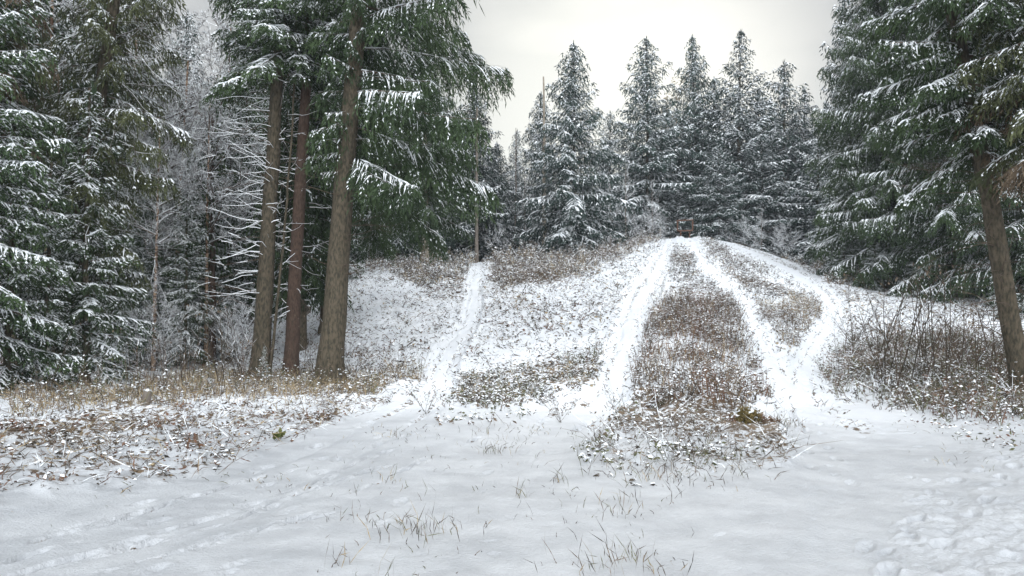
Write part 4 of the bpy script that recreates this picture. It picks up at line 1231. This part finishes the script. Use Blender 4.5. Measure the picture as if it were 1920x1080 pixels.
# ------------------------------------------------------------------ the damp winter air
def haze_box():
    b = bpy.data.meshes.new('haze')
    x0, x1, y0, y1, z0, z1 = -535, 535, -84, 170, -6, 34
    vs = [(x, y, z) for z in (z0, z1) for y in (y0, y1) for x in (x0, x1)]
    b.from_pydata(vs, [], [(0, 2, 3, 1), (4, 5, 7, 6), (0, 1, 5, 4), (2, 6, 7, 3), (0, 4, 6, 2), (1, 3, 7, 5)])
    m = bpy.data.materials.new('damp_air'); m.use_nodes = True
    nt = m.node_tree; nt.nodes.clear()
    o = nt.nodes.new('ShaderNodeOutputMaterial'); v = nt.nodes.new('ShaderNodeVolumePrincipled')
    v.inputs['Color'].default_value = (0.86, 0.92, 1.0, 1)
    v.inputs['Density'].default_value = 0.0005
    nt.links.new(v.outputs[0], o.inputs['Volume'])
    b.materials.append(m)
    tag(link('haze', b), 'faint bluish winter haze over the clearing', 'haze', kind='stuff')
haze_box()
SC.cycles.volume_bounces = 1

# ------------------------------------------------------------------ small things
# wooden frame on the hilltop
def beam(g, a, b, w, m=0):
    a, b = np.array(a, float), np.array(b, float)
    k = 5
    pts = a + (b - a) * np.linspace(0, 1, k)[:, None]
    e = (b - a) * 0.002
    pts = np.vstack([pts[:1] - e, pts, pts[-1:] + e])
    g.tube(pts, [0.002] + [w] * k + [0.002], m, 8, False, 0.05)
fx, fy, fz = at(1286, 51.0)
fz0 = CAMZ + (600 - 450) / F * 51.0 - 0.25
fr = tag(empty('wooden_frame', (fx, fy, fz0)), 'small red brown timber frame on two legs standing on the hilltop', 'frame')
px2m = 51.0 / F
zt, zl = 0.25 + 37 * px2m, 0.25 + 18 * px2m
for s in (-1, 1):
    g = Geo(); beam(g, (s * 14 * px2m, 0, zl + 0.02), (s * 14.5 * px2m, 0, zt - 0.03), 0.055); link('post', g.mesh('post', [M_WOOD]), fr)
    g = Geo(); beam(g, (s * 8.5 * px2m, 0.03, -0.3), (s * 8.5 * px2m, 0.03, zl - 0.02), 0.05); link('leg', g.mesh('leg', [M_WOOD]), fr)
g = Geo(); beam(g, (-16 * px2m, 0, zt), (16 * px2m, 0, zt + 0.05), 0.05); link('top_rail', g.mesh('top_rail', [M_WOOD]), fr)
g = Geo(); beam(g, (-14 * px2m, -0.02, zl - 0.02), (14 * px2m, -0.02, zl + 0.01), 0.05); link('lower_rail', g.mesh('lower_rail', [M_WOOD]), fr)

# olive mossy clump in front of the brush
c = pix(1398, 795)
g = Geo()
n = 2600
xx = rng.normal(0, .23, n).clip(-.5, .5)
P = c + np.stack([xx, rng.normal(0, .10, n), rng.uniform(0, 1, n) * .20 * np.exp(-(xx / .36) ** 2) * (1 + fbm(xx, xx * 0, .15, 2, 5))], -1)
g.kites(P, updir(n, .9) * rng.choice([1, 1, -1], (n, 1)), rng.uniform(.04, .1, n), .016, np.where(np.abs(xx) > .2, 1, 0))
g.kites(P[:70] + [0, 0, .06], rng.normal(0, 1, (70, 3)) * [1, 1, .2], .08, .05, 2)
o = link('moss_clump', g.mesh('moss_clump', [M_MOSS, M_RUST, M_SNOWC])); tag(o, 'olive and rust coloured mossy clump in front of the brown brush', 'moss clump')

# snow capped stump in the straw strip, and one on the slope
for (x, y, s, lab) in [(271, 762, 1.0, 'broken grey stump with snow on it in the straw strip'), (576, 592, 1.3, 'snow capped stump on the slope between the trunks')]:
    c = pix(x, y)
    root = tag(empty('stump', tuple(c)), lab, 'stump')
    g = Geo(); zz = np.array([-.1, 0, .1, .2, .27, .3]) * s
    g.tube(np.stack([zz * .2, zz * 0, zz], -1), np.array([.11, .1, .08, .075, .07, .01]) * s, 0, 9, True, .12)
    link('trunk', g.mesh('trunk', [M_GREYW]), root)
    g = Geo(); zz = np.array([.28, .29, .31, .325]) * s
    g.tube(np.stack([zz * .2, zz * 0, zz], -1), np.array([.045, .06, .03, .005]) * s, 0, 9, True, .25)
    link('snow_cap', g.mesh('snow_cap', [M_SNOWC]), root)
# a still green weed
c = pix(524, 828)
g = Geo(); P = c + rng.normal(0, .03, (14, 3)) * [1, 1, .5] + [0, 0, .06]
g.kites(P, updir(14, .9), .1, .06, 0, N=rng.normal(size=(14, 3)))
g.kites(np.tile(c, (3, 1)), updir(3, .3), .14, .01, 0)
tag(link('green_plant', g.mesh('green_plant', [M_LEAFG])), 'small still green leafy plant on the edge of the left bank', 'plant')
